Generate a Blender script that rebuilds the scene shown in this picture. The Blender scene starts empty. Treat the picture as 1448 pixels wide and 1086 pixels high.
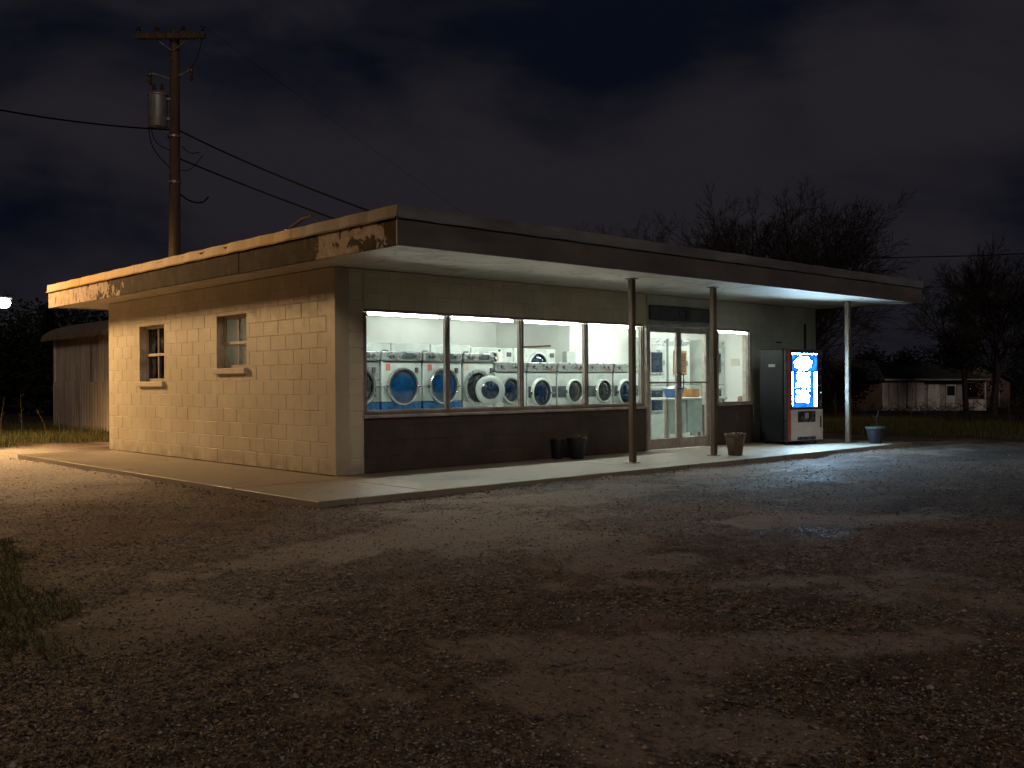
import bpy, bmesh, math, random
import numpy as np
from mathutils import Vector, Matrix, Euler
R = math.radians
rnd = random.Random(7)
rng = np.random.default_rng(11)
scene = bpy.context.scene
COL = scene.collection

# ------------------------------------------------------------------ camera
cam_d = bpy.data.cameras.new("camera")
cam = bpy.data.objects.new("camera", cam_d); COL.objects.link(cam)
cam_d.sensor_width = 36.0
cam_d.lens = 1389.4 / 1448 * 36.0
cam_d.shift_y = -0.001
cam_d.clip_start = 0.05; cam_d.clip_end = 2000
cam.matrix_world = (Matrix.Translation((-6.6711, -10.4329, 1.14)) @ Matrix.Rotation(-0.7467, 4, 'Z')
                    @ Matrix.Rotation(math.pi / 2, 4, 'X') @ Matrix.Rotation(-0.0064, 4, 'Z'))
scene.camera = cam

# ------------------------------------------------------------------ view, sampling
scene.view_settings.view_transform = 'Standard'
scene.view_settings.look = 'None'
scene.view_settings.exposure = 0.0
scene.view_settings.gamma = 1.0
scene.view_settings.use_curve_mapping = False
scene.cycles.use_denoising = True
scene.cycles.max_bounces = 10
scene.cycles.diffuse_bounces = 5
scene.cycles.transparent_max_bounces = 16
scene.cycles.sample_clamp_indirect = 4.0
scene.cycles.caustics_reflective = False
scene.cycles.caustics_refractive = False

# ------------------------------------------------------------------ sky (night, thin cloud lit by a distant town)
SUN_EL, SUN_AZ = R(24), R(208)          # low warm fill sun, for an unseen street light behind the camera
world = bpy.data.worlds.new("World"); scene.world = world
world.use_nodes = True
wn = world.node_tree; wn.nodes.clear()
def wnode(t, **k):
    n = wn.nodes.new(t)
    for a, b in k.items(): setattr(n, a, b)
    return n
def wlink(a, b): wn.links.new(a, b)
w_out = wnode('ShaderNodeOutputWorld'); w_bg = wnode('ShaderNodeBackground')
w_tc = wnode('ShaderNodeTexCoord')
w_sky = wnode('ShaderNodeTexSky', sky_type='NISHITA', sun_disc=False)
w_sky.sun_elevation = R(-4.0); w_sky.sun_rotation = SUN_AZ
def wmath(op, a, b=None, clamp=False):
    n = wnode('ShaderNodeMath', operation=op, use_clamp=clamp)
    for i, v in enumerate((a, b)):
        if v is None: continue
        if isinstance(v, (int, float)): n.inputs[i].default_value = v
        else: wlink(v, n.inputs[i])
    return n.outputs[0]
w_map = wnode('ShaderNodeMapping'); w_map.inputs['Scale'].default_value = (1.0, 1.0, 2.6)
wlink(w_tc.outputs['Generated'], w_map.inputs['Vector'])
w_n = wnode('ShaderNodeTexNoise'); w_n.inputs['Scale'].default_value = 3.4
w_n.inputs['Detail'].default_value = 6; w_n.inputs['Roughness'].default_value = 0.52; w_n.inputs['Distortion'].default_value = 0.35
wlink(w_map.outputs[0], w_n.inputs['Vector'])
def cloud_bank(d, inner, outer, amp):
    v = Vector(d).normalized()
    n = wnode('ShaderNodeVectorMath', operation='DOT_PRODUCT'); n.inputs[1].default_value = v
    wlink(w_tc.outputs['Generated'], n.inputs[0])
    m = wnode('ShaderNodeMapRange', interpolation_type='SMOOTHSTEP')
    m.inputs['From Min'].default_value = math.cos(R(outer)); m.inputs['From Max'].default_value = math.cos(R(inner))
    m.inputs['To Min'].default_value = 0; m.inputs['To Max'].default_value = amp
    wlink(n.outputs['Value'], m.inputs['Value']); return m.outputs[0]
acc = wmath('SUBTRACT', wmath('MULTIPLY', w_n.outputs['Fac'], 1.35), .17)
for d, i, o, a in (((.70, .70, .16), 2, 15, .34), ((.83, .53, .12), 2, 15, .36), ((.57, .80, .12), 2, 13, .30), ((.90, .42, .12), 2, 14, .16), ((.88, .37, .33), 1, 10, .34), ((.80, .49, .29), 1, 8, .14),
                   ((.38, .88, .30), 4, 26, .16), ((.25, .95, .10), 4, 24, .14), ((.64, .70, .33), 2, 13, -.22), ((.87, .45, .22), 1, 7, -.10)):
    acc = wmath('ADD', acc, cloud_bank(d, i, o, a))
w_r = wnode('ShaderNodeMapRange', interpolation_type='SMOOTHSTEP')
w_r.inputs['From Min'].default_value = 0.50; w_r.inputs['From Max'].default_value = 1.02
wlink(acc, w_r.inputs['Value'])
w_mix = wnode('ShaderNodeMix', data_type='RGBA')
w_mix.inputs[6].default_value = (0.0018, 0.0030, 0.0074, 1)
w_mix.inputs[7].default_value = (0.0152, 0.0136, 0.0172, 1)
wlink(w_r.outputs[0], w_mix.inputs[0])
w_s = wnode('ShaderNodeVectorMath', operation='SCALE'); w_s.inputs['Scale'].default_value = 0.05
wlink(w_sky.outputs[0], w_s.inputs[0])
w_add = wnode('ShaderNodeVectorMath', operation='ADD')
wlink(w_mix.outputs[2], w_add.inputs[0]); wlink(w_s.outputs[0], w_add.inputs[1])
wlink(w_add.outputs[0], w_bg.inputs['Color']); w_bg.inputs['Strength'].default_value = 1.0
wlink(w_bg.outputs[0], w_out.inputs['Surface'])

# ------------------------------------------------------------------ warm fill (the one sun lamp), standing in for unseen light behind the camera
fill_sun_d = bpy.data.lights.new("fill_sun", 'SUN'); fill_sun_d.energy = 0.40; fill_sun_d.angle = R(12); fill_sun_d.color = (1.0, .80, .66)
fill_sun = bpy.data.objects.new("fill_sun", fill_sun_d); COL.objects.link(fill_sun)
to_fill_sun = Vector((math.sin(SUN_AZ) * math.cos(SUN_EL), math.cos(SUN_AZ) * math.cos(SUN_EL), math.sin(SUN_EL)))
fill_sun.rotation_euler = to_fill_sun.to_track_quat('Z', 'Y').to_euler()

# ================================================================== materials
class NT:
    def __init__(s, name):
        s.m = bpy.data.materials.new(name); s.m.use_nodes = True
        s.t = s.m.node_tree; s.t.nodes.clear()
        s.out = s.t.nodes.new('ShaderNodeOutputMaterial')
        s.tc = s.t.nodes.new('ShaderNodeTexCoord').outputs['Object']
    def n(s, t, **k):
        x = s.t.nodes.new(t)
        for a, b in k.items(): setattr(x, a, b)
        return x
    def l(s, a, b): s.t.links.new(a, b)
    def put(s, sock, v):
        if isinstance(v, (int, float)): sock.default_value = v
        elif isinstance(v, tuple): sock.default_value = v if len(v) == 4 or sock.type == 'VECTOR' else v + (1,)
        else: s.l(v, sock)
    def noise(s, scale, detail=4, rough=.55, dist=0, vec=None, stretch=None):
        x = s.n('ShaderNodeTexNoise'); x.inputs['Scale'].default_value = scale; x.inputs['Detail'].default_value = detail
        x.inputs['Roughness'].default_value = rough; x.inputs['Distortion'].default_value = dist
        v = vec or s.tc
        if stretch:
            mp = s.n('ShaderNodeMapping'); mp.inputs['Scale'].default_value = stretch; s.l(v, mp.inputs['Vector']); v = mp.outputs[0]
        s.l(v, x.inputs['Vector']); return x.outputs['Fac']
    def ramp(s, f, a, b, lo=0., hi=1., smooth=True):
        x = s.n('ShaderNodeMapRange', interpolation_type='SMOOTHSTEP' if smooth else 'LINEAR')
        x.inputs['From Min'].default_value = a; x.inputs['From Max'].default_value = b
        x.inputs['To Min'].default_value = lo; x.inputs['To Max'].default_value = hi
        s.l(f, x.inputs['Value']); return x.outputs[0]
    def mix(s, f, a, b, blend='MIX'):
        x = s.n('ShaderNodeMix', data_type='RGBA', blend_type=blend)
        s.put(x.inputs[0], f); s.put(x.inputs[6], a); s.put(x.inputs[7], b); return x.outputs[2]
    def math(s, op, a, b=0., clamp=False):
        x = s.n('ShaderNodeMath', operation=op, use_clamp=clamp); s.put(x.inputs[0], a); s.put(x.inputs[1], b); return x.outputs[0]
    def bump(s, h, strength=.3, dist=.01):
        x = s.n('ShaderNodeBump'); x.inputs['Strength'].default_value = strength; x.inputs['Distance'].default_value = dist
        s.l(h, x.inputs['Height']); return x.outputs[0]
    def sep(s):
        x = s.n('ShaderNodeSeparateXYZ'); s.l(s.tc, x.inputs[0]); return x.outputs
    def attr(s, name):
        x = s.n('ShaderNodeAttribute'); x.attribute_name = name; return x.outputs['Fac']
    def bsdf(s, color, rough=.6, metal=0., normal=None, spec=.5, emit=None, estr=0.):
        x = s.n('ShaderNodeBsdfPrincipled'); s.put(x.inputs['Base Color'], color); s.put(x.inputs['Roughness'], rough)
        s.put(x.inputs['Metallic'], metal); s.put(x.inputs['Specular IOR Level'], spec)
        if normal is not None: s.l(normal, x.inputs['Normal'])
        if emit is not None: s.put(x.inputs['Emission Color'], emit); x.inputs['Emission Strength'].default_value = estr
        s.l(x.outputs[0], s.out.inputs['Surface']); return s.m

def simple(name, c, rough=.6, metal=0., var=.25, scale=6., bump=.15, bscale=60., bdist=.004, dirt=None, dirt_amt=.5, stretch=None, spec=.5):
    t = NT(name)
    f = t.noise(scale, 5, .6, stretch=stretch)
    a = tuple(min(1, x * (1 - var)) for x in c); b = tuple(min(1, x * (1 + var)) for x in c)
    col = t.mix(t.ramp(f, .3, .7), a, b)
    if dirt: col = t.mix(t.ramp(t.noise(scale * .6 + .7, 6, .62, .3, stretch=stretch), .48, .72, 0, dirt_amt), col, dirt)
    nrm = t.bump(t.noise(bscale, 4, .6), bump, bdist) if bump else None
    rg = t.ramp(t.noise(scale * 2, 3), .3, .7, max(.03, rough - .1), min(1, rough + .1))
    return t.bsdf(col, rg, metal, nrm, spec)

M = {}
def painted_block(name='painted_block', k=1.):
    t = NT(name); K = lambda *c: tuple(v * k for v in c)
    f = t.noise(1.3, 6, .6, .3); g = t.noise(7, 5, .6)
    isl = t.n('ShaderNodeNewGeometry').outputs['Random Per Island']
    col = t.mix(t.ramp(f, .35, .7), K(.49, .435, .325), K(.58, .525, .415))
    col = t.mix(t.math('MULTIPLY', isl, .22), col, (.42, .36, .27))
    col = t.mix(t.ramp(g, .55, .8, 0, .4), col, (.38, .32, .23))
    streak = t.noise(5, 4, .6, .2, stretch=(1.5, 1.5, .18))
    col = t.mix(t.ramp(streak, .58, .8, 0, .35), col, (.32, .26, .18))
    z = t.sep()[2]
    damp = t.math('MULTIPLY', t.ramp(z, .0, .28, 1, 0), t.ramp(t.noise(4, 5), .35, .65))
    col = t.mix(t.math('MULTIPLY', damp, .55), col, (.22, .17, .11))
    h = t.math('ADD', t.math('MULTIPLY', t.noise(34, 5, .65), 1.0), t.math('MULTIPLY', t.noise(140, 3, .6), .45))
    return t.bsdf(col, t.ramp(g, .3, .7, .42, .62), 0, t.bump(h, .55, .006), .4)
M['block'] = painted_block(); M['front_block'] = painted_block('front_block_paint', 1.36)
M['front_joint'] = simple('front_joint_paint', (.55, .49, .40), .7)
M['mortar'] = simple('block_joint_paint', (.50, .44, .34), .7, bump=.5, bscale=70, dirt=(.2, .15, .1))
M['dado'] = simple('brown_block_paint', (.070, .052, .041), .6, var=.2, scale=3, bump=.35, bscale=50, dirt=(.05, .035, .025))
M['dado_joint'] = simple('brown_joint_paint', (.055, .041, .032), .7)
M['lintel'] = simple('pale_lintel_paint', (.56, .53, .46), .5, var=.08, scale=3, bump=.15, dirt=(.34, .28, .2))
def soffit_mat():
    t = NT('soffit_plaster')
    f = t.noise(.9, 6, .6, .6); g = t.noise(3.2, 6, .65, .5)
    col = t.mix(t.ramp(f, .3, .7), (.47, .43, .36), (.56, .52, .45))
    col = t.mix(t.ramp(g, .55, .72, 0, .55), col, (.36, .28, .19))
    ring = t.math('MULTIPLY', t.ramp(t.noise(1.6, 4, .5, .8), .56, .60), t.ramp(t.noise(1.6, 4, .5, .8), .66, .60))
    col = t.mix(t.math('MULTIPLY', ring, .5), col, (.28, .2, .12))
    h = t.math('ADD', t.noise(2.2, 4), t.math('MULTIPLY', t.noise(60, 4), .15))
    return t.bsdf(col, .62, 0, t.bump(h, .35, .03), .35)
M['soffit'] = soffit_mat()
def fascia_left():
    t = NT('peeling_fascia_board')
    y = t.sep()[1]
    cr = t.n('ShaderNodeValToRGB'); e = cr.color_ramp
    pts = [(0, .40), (.06, .60), (.14, .57), (.19, .20), (.45, .16), (.60, .24), (.69, .46), (.80, .62), (1, .95)]
    e.elements.remove(e.elements[1]); e.elements[0].position = 0; e.elements[0].color = (pts[0][1],) * 3 + (1,)
    for p, v in pts[1:]: e.elements.new(p).color = (v, v, v, 1)
    t.l(t.ramp(y, -2.2, 8.9, 0, 1, False), cr.inputs[0])
    big = t.noise(3.2, 5, .55, .6); fine = t.noise(15, 4, .6)
    k = t.math('ADD', t.math('MULTIPLY', big, .75), t.math('MULTIPLY', fine, .25))
    s = t.math('SUBTRACT', t.math('ADD', cr.outputs[0], k), 1.0)
    peel = t.ramp(s, .015, .045)
    dark = t.mix(t.ramp(t.noise(6, 5), .35, .65), (.026, .016, .009), (.058, .036, .018))
    pale = t.mix(t.ramp(t.noise(11, 5), .35, .65), (.34, .25, .17), (.46, .37, .28))
    col = t.mix(peel, dark, pale)
    spots = t.ramp(t.noise(9, 3, .5, .4, stretch=(1, 1, .6)), .60, .68)
    col = t.mix(t.math('MULTIPLY', spots, .8), col, (.10, .06, .03))
    h = t.math('ADD', peel, t.math('MULTIPLY', t.noise(70, 4), .25))
    return t.bsdf(col, .85, 0, t.bump(h, .5, .004), .12)
M['fascia_peel'] = fascia_left()
M['fascia'] = simple('brown_fascia_paint', (.12, .112, .105), .55, var=.25, scale=2, bump=.15, bscale=40, dirt=(.06, .052, .047), stretch=(.4, 1, 1))
def flashing_left():
    t = NT('ochre_metal_edge')
    y = t.sep()[1]
    f = t.noise(5, 5, .6, .3)
    a = t.math('ADD', t.ramp(y, -1.2, 1.2, 0, 1), t.math('MULTIPLY', t.math('SUBTRACT', f, .5), .5))
    och = t.mix(t.ramp(t.noise(7, 5, .6, stretch=(1, 1, .2)), .35, .7), (.36, .185, .006), (.46, .26, .018))
    col = t.mix(t.ramp(a, .3, .7), (.13, .095, .07), och)
    col = t.mix(t.ramp(y, 7.2, 8.6, 0, .7), col, (.42, .36, .3))
    seam = t.math('LESS_THAN', t.math('FRACT', t.math('MULTIPLY', y, .42)), .012)
    col = t.mix(seam, col, (.06, .04, .02))
    return t.bsdf(col, .65, 0, t.bump(t.noise(25, 4), .12, .006), .25)
M['flash_side'] = flashing_left()
M['flash'] = simple('grey_metal_edge', (.19, .205, .215), .5, .2, var=.3, scale=2.5, bump=.12, bscale=20, dirt=(.06, .05, .04), stretch=(.3, 1, 1))
M['roofing'] = simple('roof_membrane', (.06, .058, .055), .9, bump=.4)
def concrete():
    t = NT('concrete')
    f = t.noise(1.1, 6, .6, .4); g = t.noise(5, 6, .65); s = t.noise(90, 3)
    col = t.mix(t.ramp(f, .3, .7), (.255, .22, .168), (.335, .295, .235))
    col = t.mix(t.ramp(g, .56, .75, 0, .45), col, (.2, .17, .13))
    col = t.mix(t.ramp(s, .6, .75, 0, .35), col, (.2, .18, .15))
    cr = t.n('ShaderNodeTexVoronoi', feature='DISTANCE_TO_EDGE'); cr.inputs['Scale'].default_value = .38
    dd = t.n('ShaderNodeVectorMath', operation='ADD'); nz = t.n('ShaderNodeTexNoise'); nz.inputs['Scale'].default_value = 2.5; t.l(t.tc, nz.inputs['Vector'])
    t.l(t.tc, dd.inputs[0]); t.l(nz.outputs['Color'], dd.inputs[1]); t.l(dd.outputs[0], cr.inputs['Vector'])
    crack = t.ramp(cr.outputs['Distance'], .0, .006, 1, 0)
    col = t.mix(t.math('MULTIPLY', crack, .7), col, (.08, .065, .05))
    h = t.math('ADD', t.math('MULTIPLY', s, .5), t.math('SUBTRACT', g, crack))
    return t.bsdf(col, t.ramp(f, .3, .7, .5, .75), 0, t.bump(h, .35, .006), .4)
M['concrete'] = concrete()
M['joint'] = simple('joint_filler', (.09, .075, .06), .9)
M['alu'] = simple('weathered_aluminium', (.47, .42, .37), .45, .15, var=.2, scale=6, bump=.08, dirt=(.16, .12, .09), dirt_amt=.6)
M['alu_dark'] = simple('dark_window_frame', (.27, .225, .19), .45, .1, var=.25, scale=6, bump=.08, dirt=(.08, .06, .045))
M['sash'] = simple('old_sash_paint', (.50, .42, .33), .5, var=.15, bump=.2, dirt=(.25, .18, .12))
M['post'] = simple('rusty_post_paint', (.12, .085, .055), .45, .1, var=.25, scale=5, bump=.2, bscale=40, dirt=(.10, .05, .025), stretch=(1, 1, .35))
M['sign'] = simple('brown_sign_panel', (.052, .042, .032), .5, var=.25, scale=3, bump=.15, dirt=(.03, .022, .016))
M['sign_mark'] = simple('worn_sign_mark', (.020, .017, .014), .6, var=.3, scale=20)
def glass(name, tint=(1, 1, 1), refl=.10, smudge=.04):
    t = NT(name)
    tr = t.n('ShaderNodeBsdfTransparent'); tr.inputs[0].default_value = tint + (1,)
    gl = t.n('ShaderNodeBsdfGlossy'); gl.inputs['Roughness'].default_value = .03
    df = t.n('ShaderNodeBsdfDiffuse'); df.inputs[0].default_value = (.6, .62, .6, 1)
    lw = t.n('ShaderNodeLayerWeight'); lw.inputs[0].default_value = .5
    sch = t.math('ADD', .04, t.math('MULTIPLY', .96, t.math('POWER', lw.outputs['Facing'], 5.0)))
    a = t.n('ShaderNodeMixShader'); t.l(t.math('MULTIPLY', sch, refl * 10, True), a.inputs[0]); t.l(tr.outputs[0], a.inputs[1]); t.l(gl.outputs[0], a.inputs[2])
    b = t.n('ShaderNodeMixShader'); t.l(t.ramp(t.noise(3, 6, .65, .5), .45, .8, 0, smudge), b.inputs[0]); t.l(a.outputs[0], b.inputs[1]); t.l(df.outputs[0], b.inputs[2])
    t.l(b.outputs[0], t.out.inputs['Surface']); return t.m
M['glass'] = glass('window_glass', (.93, .97, .95), .09, .0)
M['glass_dark'] = glass('dirty_dark_glass', (.55, .57, .62), .1, .16)
def frosted():
    t = NT('frosted_glass')
    tl = t.n('ShaderNodeBsdfTranslucent'); tl.inputs[0].default_value = (.56, .54, .46, 1)
    df = t.n('ShaderNodeBsdfPrincipled'); df.inputs['Base Color'].default_value = (.34, .33, .28, 1); df.inputs['Roughness'].default_value = .25
    a = t.n('ShaderNodeMixShader'); t.l(t.ramp(t.noise(5, 4), .3, .7, .35, .55), a.inputs[0])
    t.l(tl.outputs[0], a.inputs[1]); t.l(df.outputs[0], a.inputs[2]); t.l(a.outputs[0], t.out.inputs['Surface']); return t.m
M['frosted'] = frosted()
M['inwall'] = simple('white_interior_paint', (.77, .79, .755), .55, var=.04, scale=2.0, bump=.1, bscale=30, dirt=(.62, .66, .60), dirt_amt=.35)
M['inceil'] = simple('white_ceiling_tile', (.80, .82, .79), .8, var=.03, bump=.2, bscale=90)
M['infloor'] = simple('vinyl_floor_tile', (.50, .54, .50), .25, var=.12, scale=4, bump=.05, dirt=(.3, .32, .28))
M['dark_room'] = simple('storage_room_paint', (.10, .10, .12), .8)
def emit(name, c, s):
    t = NT(name); e = t.n('ShaderNodeEmission'); e.inputs[0].default_value = c + (1,); e.inputs[1].default_value = s
    t.l(e.outputs[0], t.out.inputs['Surface']); return t.m
M['tube'] = emit('fluorescent_tube', (1.0, 1.0, .94), 10.0)
M['tube_front'] = emit('fluorescent_tube_new', (1.0, 1.0, .94), 165.0)
M['tube_added_up'] = emit('added_soffit_tube', (1.0, .93, .78), 95.0)  # uplight added to brighten the soffit
M['fixture'] = simple('white_fixture_enamel', (.75, .76, .74), .4, var=.03, bump=0)
M['enamel'] = simple('washer_white_enamel', (.45, .50, .475), .28, .0, var=.07, scale=2.5, bump=.03, bscale=8, dirt=(.32, .37, .345), dirt_amt=.5)
M['steel'] = simple('brushed_steel', (.50, .53, .52), .32, .75, var=.14, scale=4, bump=.08, bscale=30, stretch=(.2, 1, 6), dirt=(.30, .33, .33))
M['chrome'] = simple('door_ring_chrome', (.62, .64, .65), .16, .95, var=.08, bump=0)
M['gasket'] = simple('black_rubber', (.025, .027, .03), .5, var=.2)
M['blue_enamel'] = simple('blue_enamel', (.012, .075, .21), .3, .1, var=.4, scale=5, bump=.03, dirt=(.05, .2, .42), dirt_amt=.6)
M['knob'] = simple('dark_knob_plastic', (.05, .055, .06), .35, var=.3)
M['label_red'] = simple('red_sticker', (.42, .12, .07), .5)
M['label_tan'] = simple('tan_sticker', (.45, .36, .24), .5)
M['band'] = simple('dark_waist_band', (.055, .065, .075), .35, .2, var=.3, scale=5)
def porthole(name, c, spec=.5):
    t = NT(name)
    f = t.noise(9, 5, .6, .8)
    col = t.mix(t.ramp(f, .35, .7), tuple(x * .35 for x in c), c)
    return t.bsdf(col, .10, 0, t.bump(t.noise(6, 3, .5, .5), .12, .02), spec)
M['port_blue'] = porthole('blue_porthole_glass', (.006, .062, .18))
M['port_navy'] = porthole('navy_porthole_glass', (.008, .022, .052))
M['port_dark'] = porthole('dark_porthole_glass', (.030, .033, .038))
M['port_brown'] = porthole('brown_porthole_glass', (.10, .055, .03))
M['table_top'] = simple('laminate_table_top', (.60, .64, .62), .3, var=.06)
M['table_grey'] = simple('grey_table_panel', (.30, .36, .355), .4, var=.15)
M['wood'] = simple('brown_wood', (.22, .12, .055), .5, var=.3, scale=5, stretch=(.3, 1, 3))
M['amber'] = simple('amber_plastic', (.34, .17, .05), .4)
M['basket'] = simple('blue_basket_plastic', (.06, .14, .34), .4)
M['paper'] = simple('yellowed_paper', (.62, .60, .50), .7, var=.1)
M['paper_grey'] = simple('grey_paper', (.36, .40, .38), .7, var=.1)
M['vend_black'] = simple('black_vending_enamel', (.010, .011, .014), .45, .0, var=.3, scale=3, bump=.04, bscale=12, dirt=(.02, .021, .024), dirt_amt=.4, spec=.25)
M['vend_frame'] = simple('graphite_door_frame', (.03, .032, .042), .35, .2)
M['vend_red'] = simple('faded_red_trim', (.30, .065, .04), .42, var=.25, scale=6, dirt=(.12, .04, .03))
M['vend_cream'] = simple('cream_lower_door', (.50, .42, .36), .4, var=.1, scale=3, dirt=(.33, .25, .19))
M['vend_bay'] = simple('dark_dispensing_bay', (.03, .028, .028), .25)
def backlit():
    t = NT('backlit_blue_panel')
    c = t.mix(t.ramp(t.noise(5, 4, .6, .6), .38, .66), (.003, .075, .55), (.03, .34, 1.0))
    e = t.n('ShaderNodeEmission'); t.l(c, e.inputs[0]); e.inputs[1].default_value = 1.6
    t.l(e.outputs[0], t.out.inputs['Surface']); t.m.cycles.emission_sampling = 'FRONT_BACK'; return t.m
M['backlit'] = backlit()
def backlit_white():
    t = NT('backlit_white_artwork')
    c = t.mix(t.ramp(t.noise(16, 4, .6, .5), .62, .74), (.50, .77, 1.0), (.03, .22, .95))
    e = t.n('ShaderNodeEmission'); t.l(c, e.inputs[0]); e.inputs[1].default_value = 170.0
    t.l(e.outputs[0], t.out.inputs['Surface']); t.m.cycles.emission_sampling = 'FRONT_BACK'; return t.m
M['backlit_white'] = backlit_white()
M['edge_glow'] = emit('panel_edge_tube', (.30, .62, 1.0), 150.0)
M['led'] = emit('pale_indicator_lamp', (.6, 1.0, .8), 2.0)
M['terracotta'] = simple('brown_clay_pot', (.11, .075, .05), .55, var=.25, scale=9, bump=.15, dirt=(.30, .27, .21))
M['pot_dark'] = simple('slate_glazed_pot', (.022, .022, .028), .5, var=.2, scale=8)
M['pot_rim'] = simple('teal_glazed_rim', (.07, .10, .105), .45)
M['pot_black'] = simple('black_plastic_bucket', (.016, .017, .018), .45, var=.2)
M['soil'] = simple('potting_soil', (.05, .036, .025), .95, bump=.8, bscale=60, bdist=.02)
M['dead_leaf'] = simple('dead_leaf', (.22, .15, .08), .7)
M['pale_leaf'] = simple('pale_leaf', (.22, .27, .20), .6)
M['moss'] = simple('mossy_leaf', (.09, .11, .03), .7)
M['pole_wood'] = simple('utility_pole_wood', (.075, .052, .034), .85, var=.35, scale=5, bump=.5, bscale=40, stretch=(1, 1, .12), dirt=(.05, .035, .025))
M['galv'] = simple('galvanised_steel', (.26, .265, .275), .5, .5, var=.2, dirt=(.2, .12, .08))
M['porcelain'] = simple('brown_porcelain', (.08, .04, .025), .25)
M['cable'] = simple('black_cable', (.004, .004, .0045), .95, bump=0, spec=.05)
M['shed_metal'] = simple('pale_sheet_metal', (.58, .48, .36), .55, .05, var=.25, scale=2.5, bump=.12, bscale=18, dirt=(.16, .10, .06), stretch=(1, 1, .2))
M['shed_roof'] = simple('rust_shed_roof', (.30, .23, .155), .6, .2, var=.3, dirt=(.08, .05, .03))
M['white_board'] = simple('weathered_white_boards', (.66, .64, .61), .7, var=.2, scale=2, bump=.25, bscale=20, dirt=(.18, .16, .14), stretch=(1, 1, .15))
M['grey_board'] = simple('weathered_grey_boards', (.36, .35, .345), .7, var=.25, scale=2, bump=.2, dirt=(.1, .09, .085))
M['dark_roof'] = simple('dark_shingle_roof', (.035, .036, .04), .85, var=.25, scale=4, bump=.4, bscale=14)
M['brown_board'] = simple('brown_house_boards', (.16, .11, .08), .75)
M['dark_pane'] = simple('unlit_window_pane', (.02, .022, .026), .15, bump=0)
M['lamp_warm'] = emit('warm_porch_bulb', (1.0, .72, .42), 2.5)
M['lamp_cool'] = emit('cool_lamp_lens', (.85, .90, 1.0), 30.0)
M['assumed_yard_lens'] = emit('assumed_sodium_lens', (1.0, .66, .34), 25.0)  # glowing lens of the assumed, unseen yard lamp
M['bark'] = simple('winter_bark', (.034, .027, .023), .9, var=.3, scale=8, bump=.4, bscale=30)
M['twig'] = simple('winter_twig', (.030, .023, .020), .9, bump=0)
M['evergreen'] = simple('dark_evergreen_leaf', (.016, .018, .012), .9, bump=0, spec=.05)
def grass_mat(name, a, b, dry):
    t = NT(name)
    r = t.n('ShaderNodeNewGeometry').outputs['Random Per Island']
    c = t.mix(r, a, b)
    c = t.mix(t.ramp(t.math('FRACT', t.math('MULTIPLY', r, 7.31)), .6, .95), c, dry)
    return t.bsdf(c, .7, 0, None, .3)
M['grass'] = grass_mat('rough_grass', (.055, .065, .014), (.105, .105, .026), (.17, .13, .055))
M['straw'] = grass_mat('dead_straw', (.10, .068, .042), (.36, .265, .18), (.035, .023, .016))
M['stone'] = grass_mat('gravel_stone', (.05, .038, .031), (.22, .18, .152), (.48, .42, .37))
M['weed'] = grass_mat('dry_weed', (.10, .075, .04), (.15, .11, .06), (.05, .04, .02))

def ground_mat():
    t = NT('gravel_and_dirt')
    d = t.attr('dirt'); w = t.attr('wet'); g = t.attr('green'); lamp_pool = t.attr('pale')
    n1 = t.noise(2.0, 6, .62, .4); n2 = t.noise(26, 5, .65); n3 = t.noise(120, 3, .6)
    vor = t.n('ShaderNodeTexVoronoi'); vor.inputs['Scale'].default_value = 42; vor.inputs['Randomness'].default_value = 1; t.l(t.tc, vor.inputs['Vector'])
    sep = t.n('ShaderNodeSeparateColor'); t.l(vor.outputs['Color'], sep.inputs[0])
    grav = t.mix(t.math('POWER', sep.outputs[0], 1.6), (.045, .031, .023), (.36, .275, .22))
    grav = t.mix(t.ramp(n2, .42, .66, 0, .65), grav, (.035, .022, .016))
    soil = t.mix(t.ramp(n1, .35, .65), (.075, .048, .034), (.19, .13, .095))
    base = t.mix(t.ramp(t.noise(1.1, 6, .6, .5), .40, .62), grav, soil)
    dirt = t.mix(t.ramp(n2, .3, .75), (.31, .25, .205), (.20, .155, .125))
    col = t.mix(d, base, dirt)
    col = t.mix(lamp_pool, col, t.mix(t.math('POWER', sep.outputs[0], .8), (.34, .30, .26), (.68, .62, .56)))  # lamplit gravel: the brightness is put into the colour
    gr = t.mix(t.ramp(n2, .3, .7), (.030, .026, .010), (.060, .052, .020))
    col = t.mix(g, col, gr)
    col = t.mix(t.math('MULTIPLY', w, .65), col, (.03, .025, .022))
    stones = t.math('SUBTRACT', 1.0, vor.outputs['Distance'])
    k = t.math('SUBTRACT', 1.0, t.math('MULTIPLY', d, .75))
    h = t.math('ADD', t.math('MULTIPLY', t.math('MULTIPLY', stones, k), .7), t.math('ADD', n2, t.math('MULTIPLY', n3, .4)))
    rg = t.math('SUBTRACT', .88, t.math('MULTIPLY', w, .20))
    return t.bsdf(col, rg, 0, t.bump(h, .8, .02), .35)
M['ground'] = ground_mat()

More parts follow.
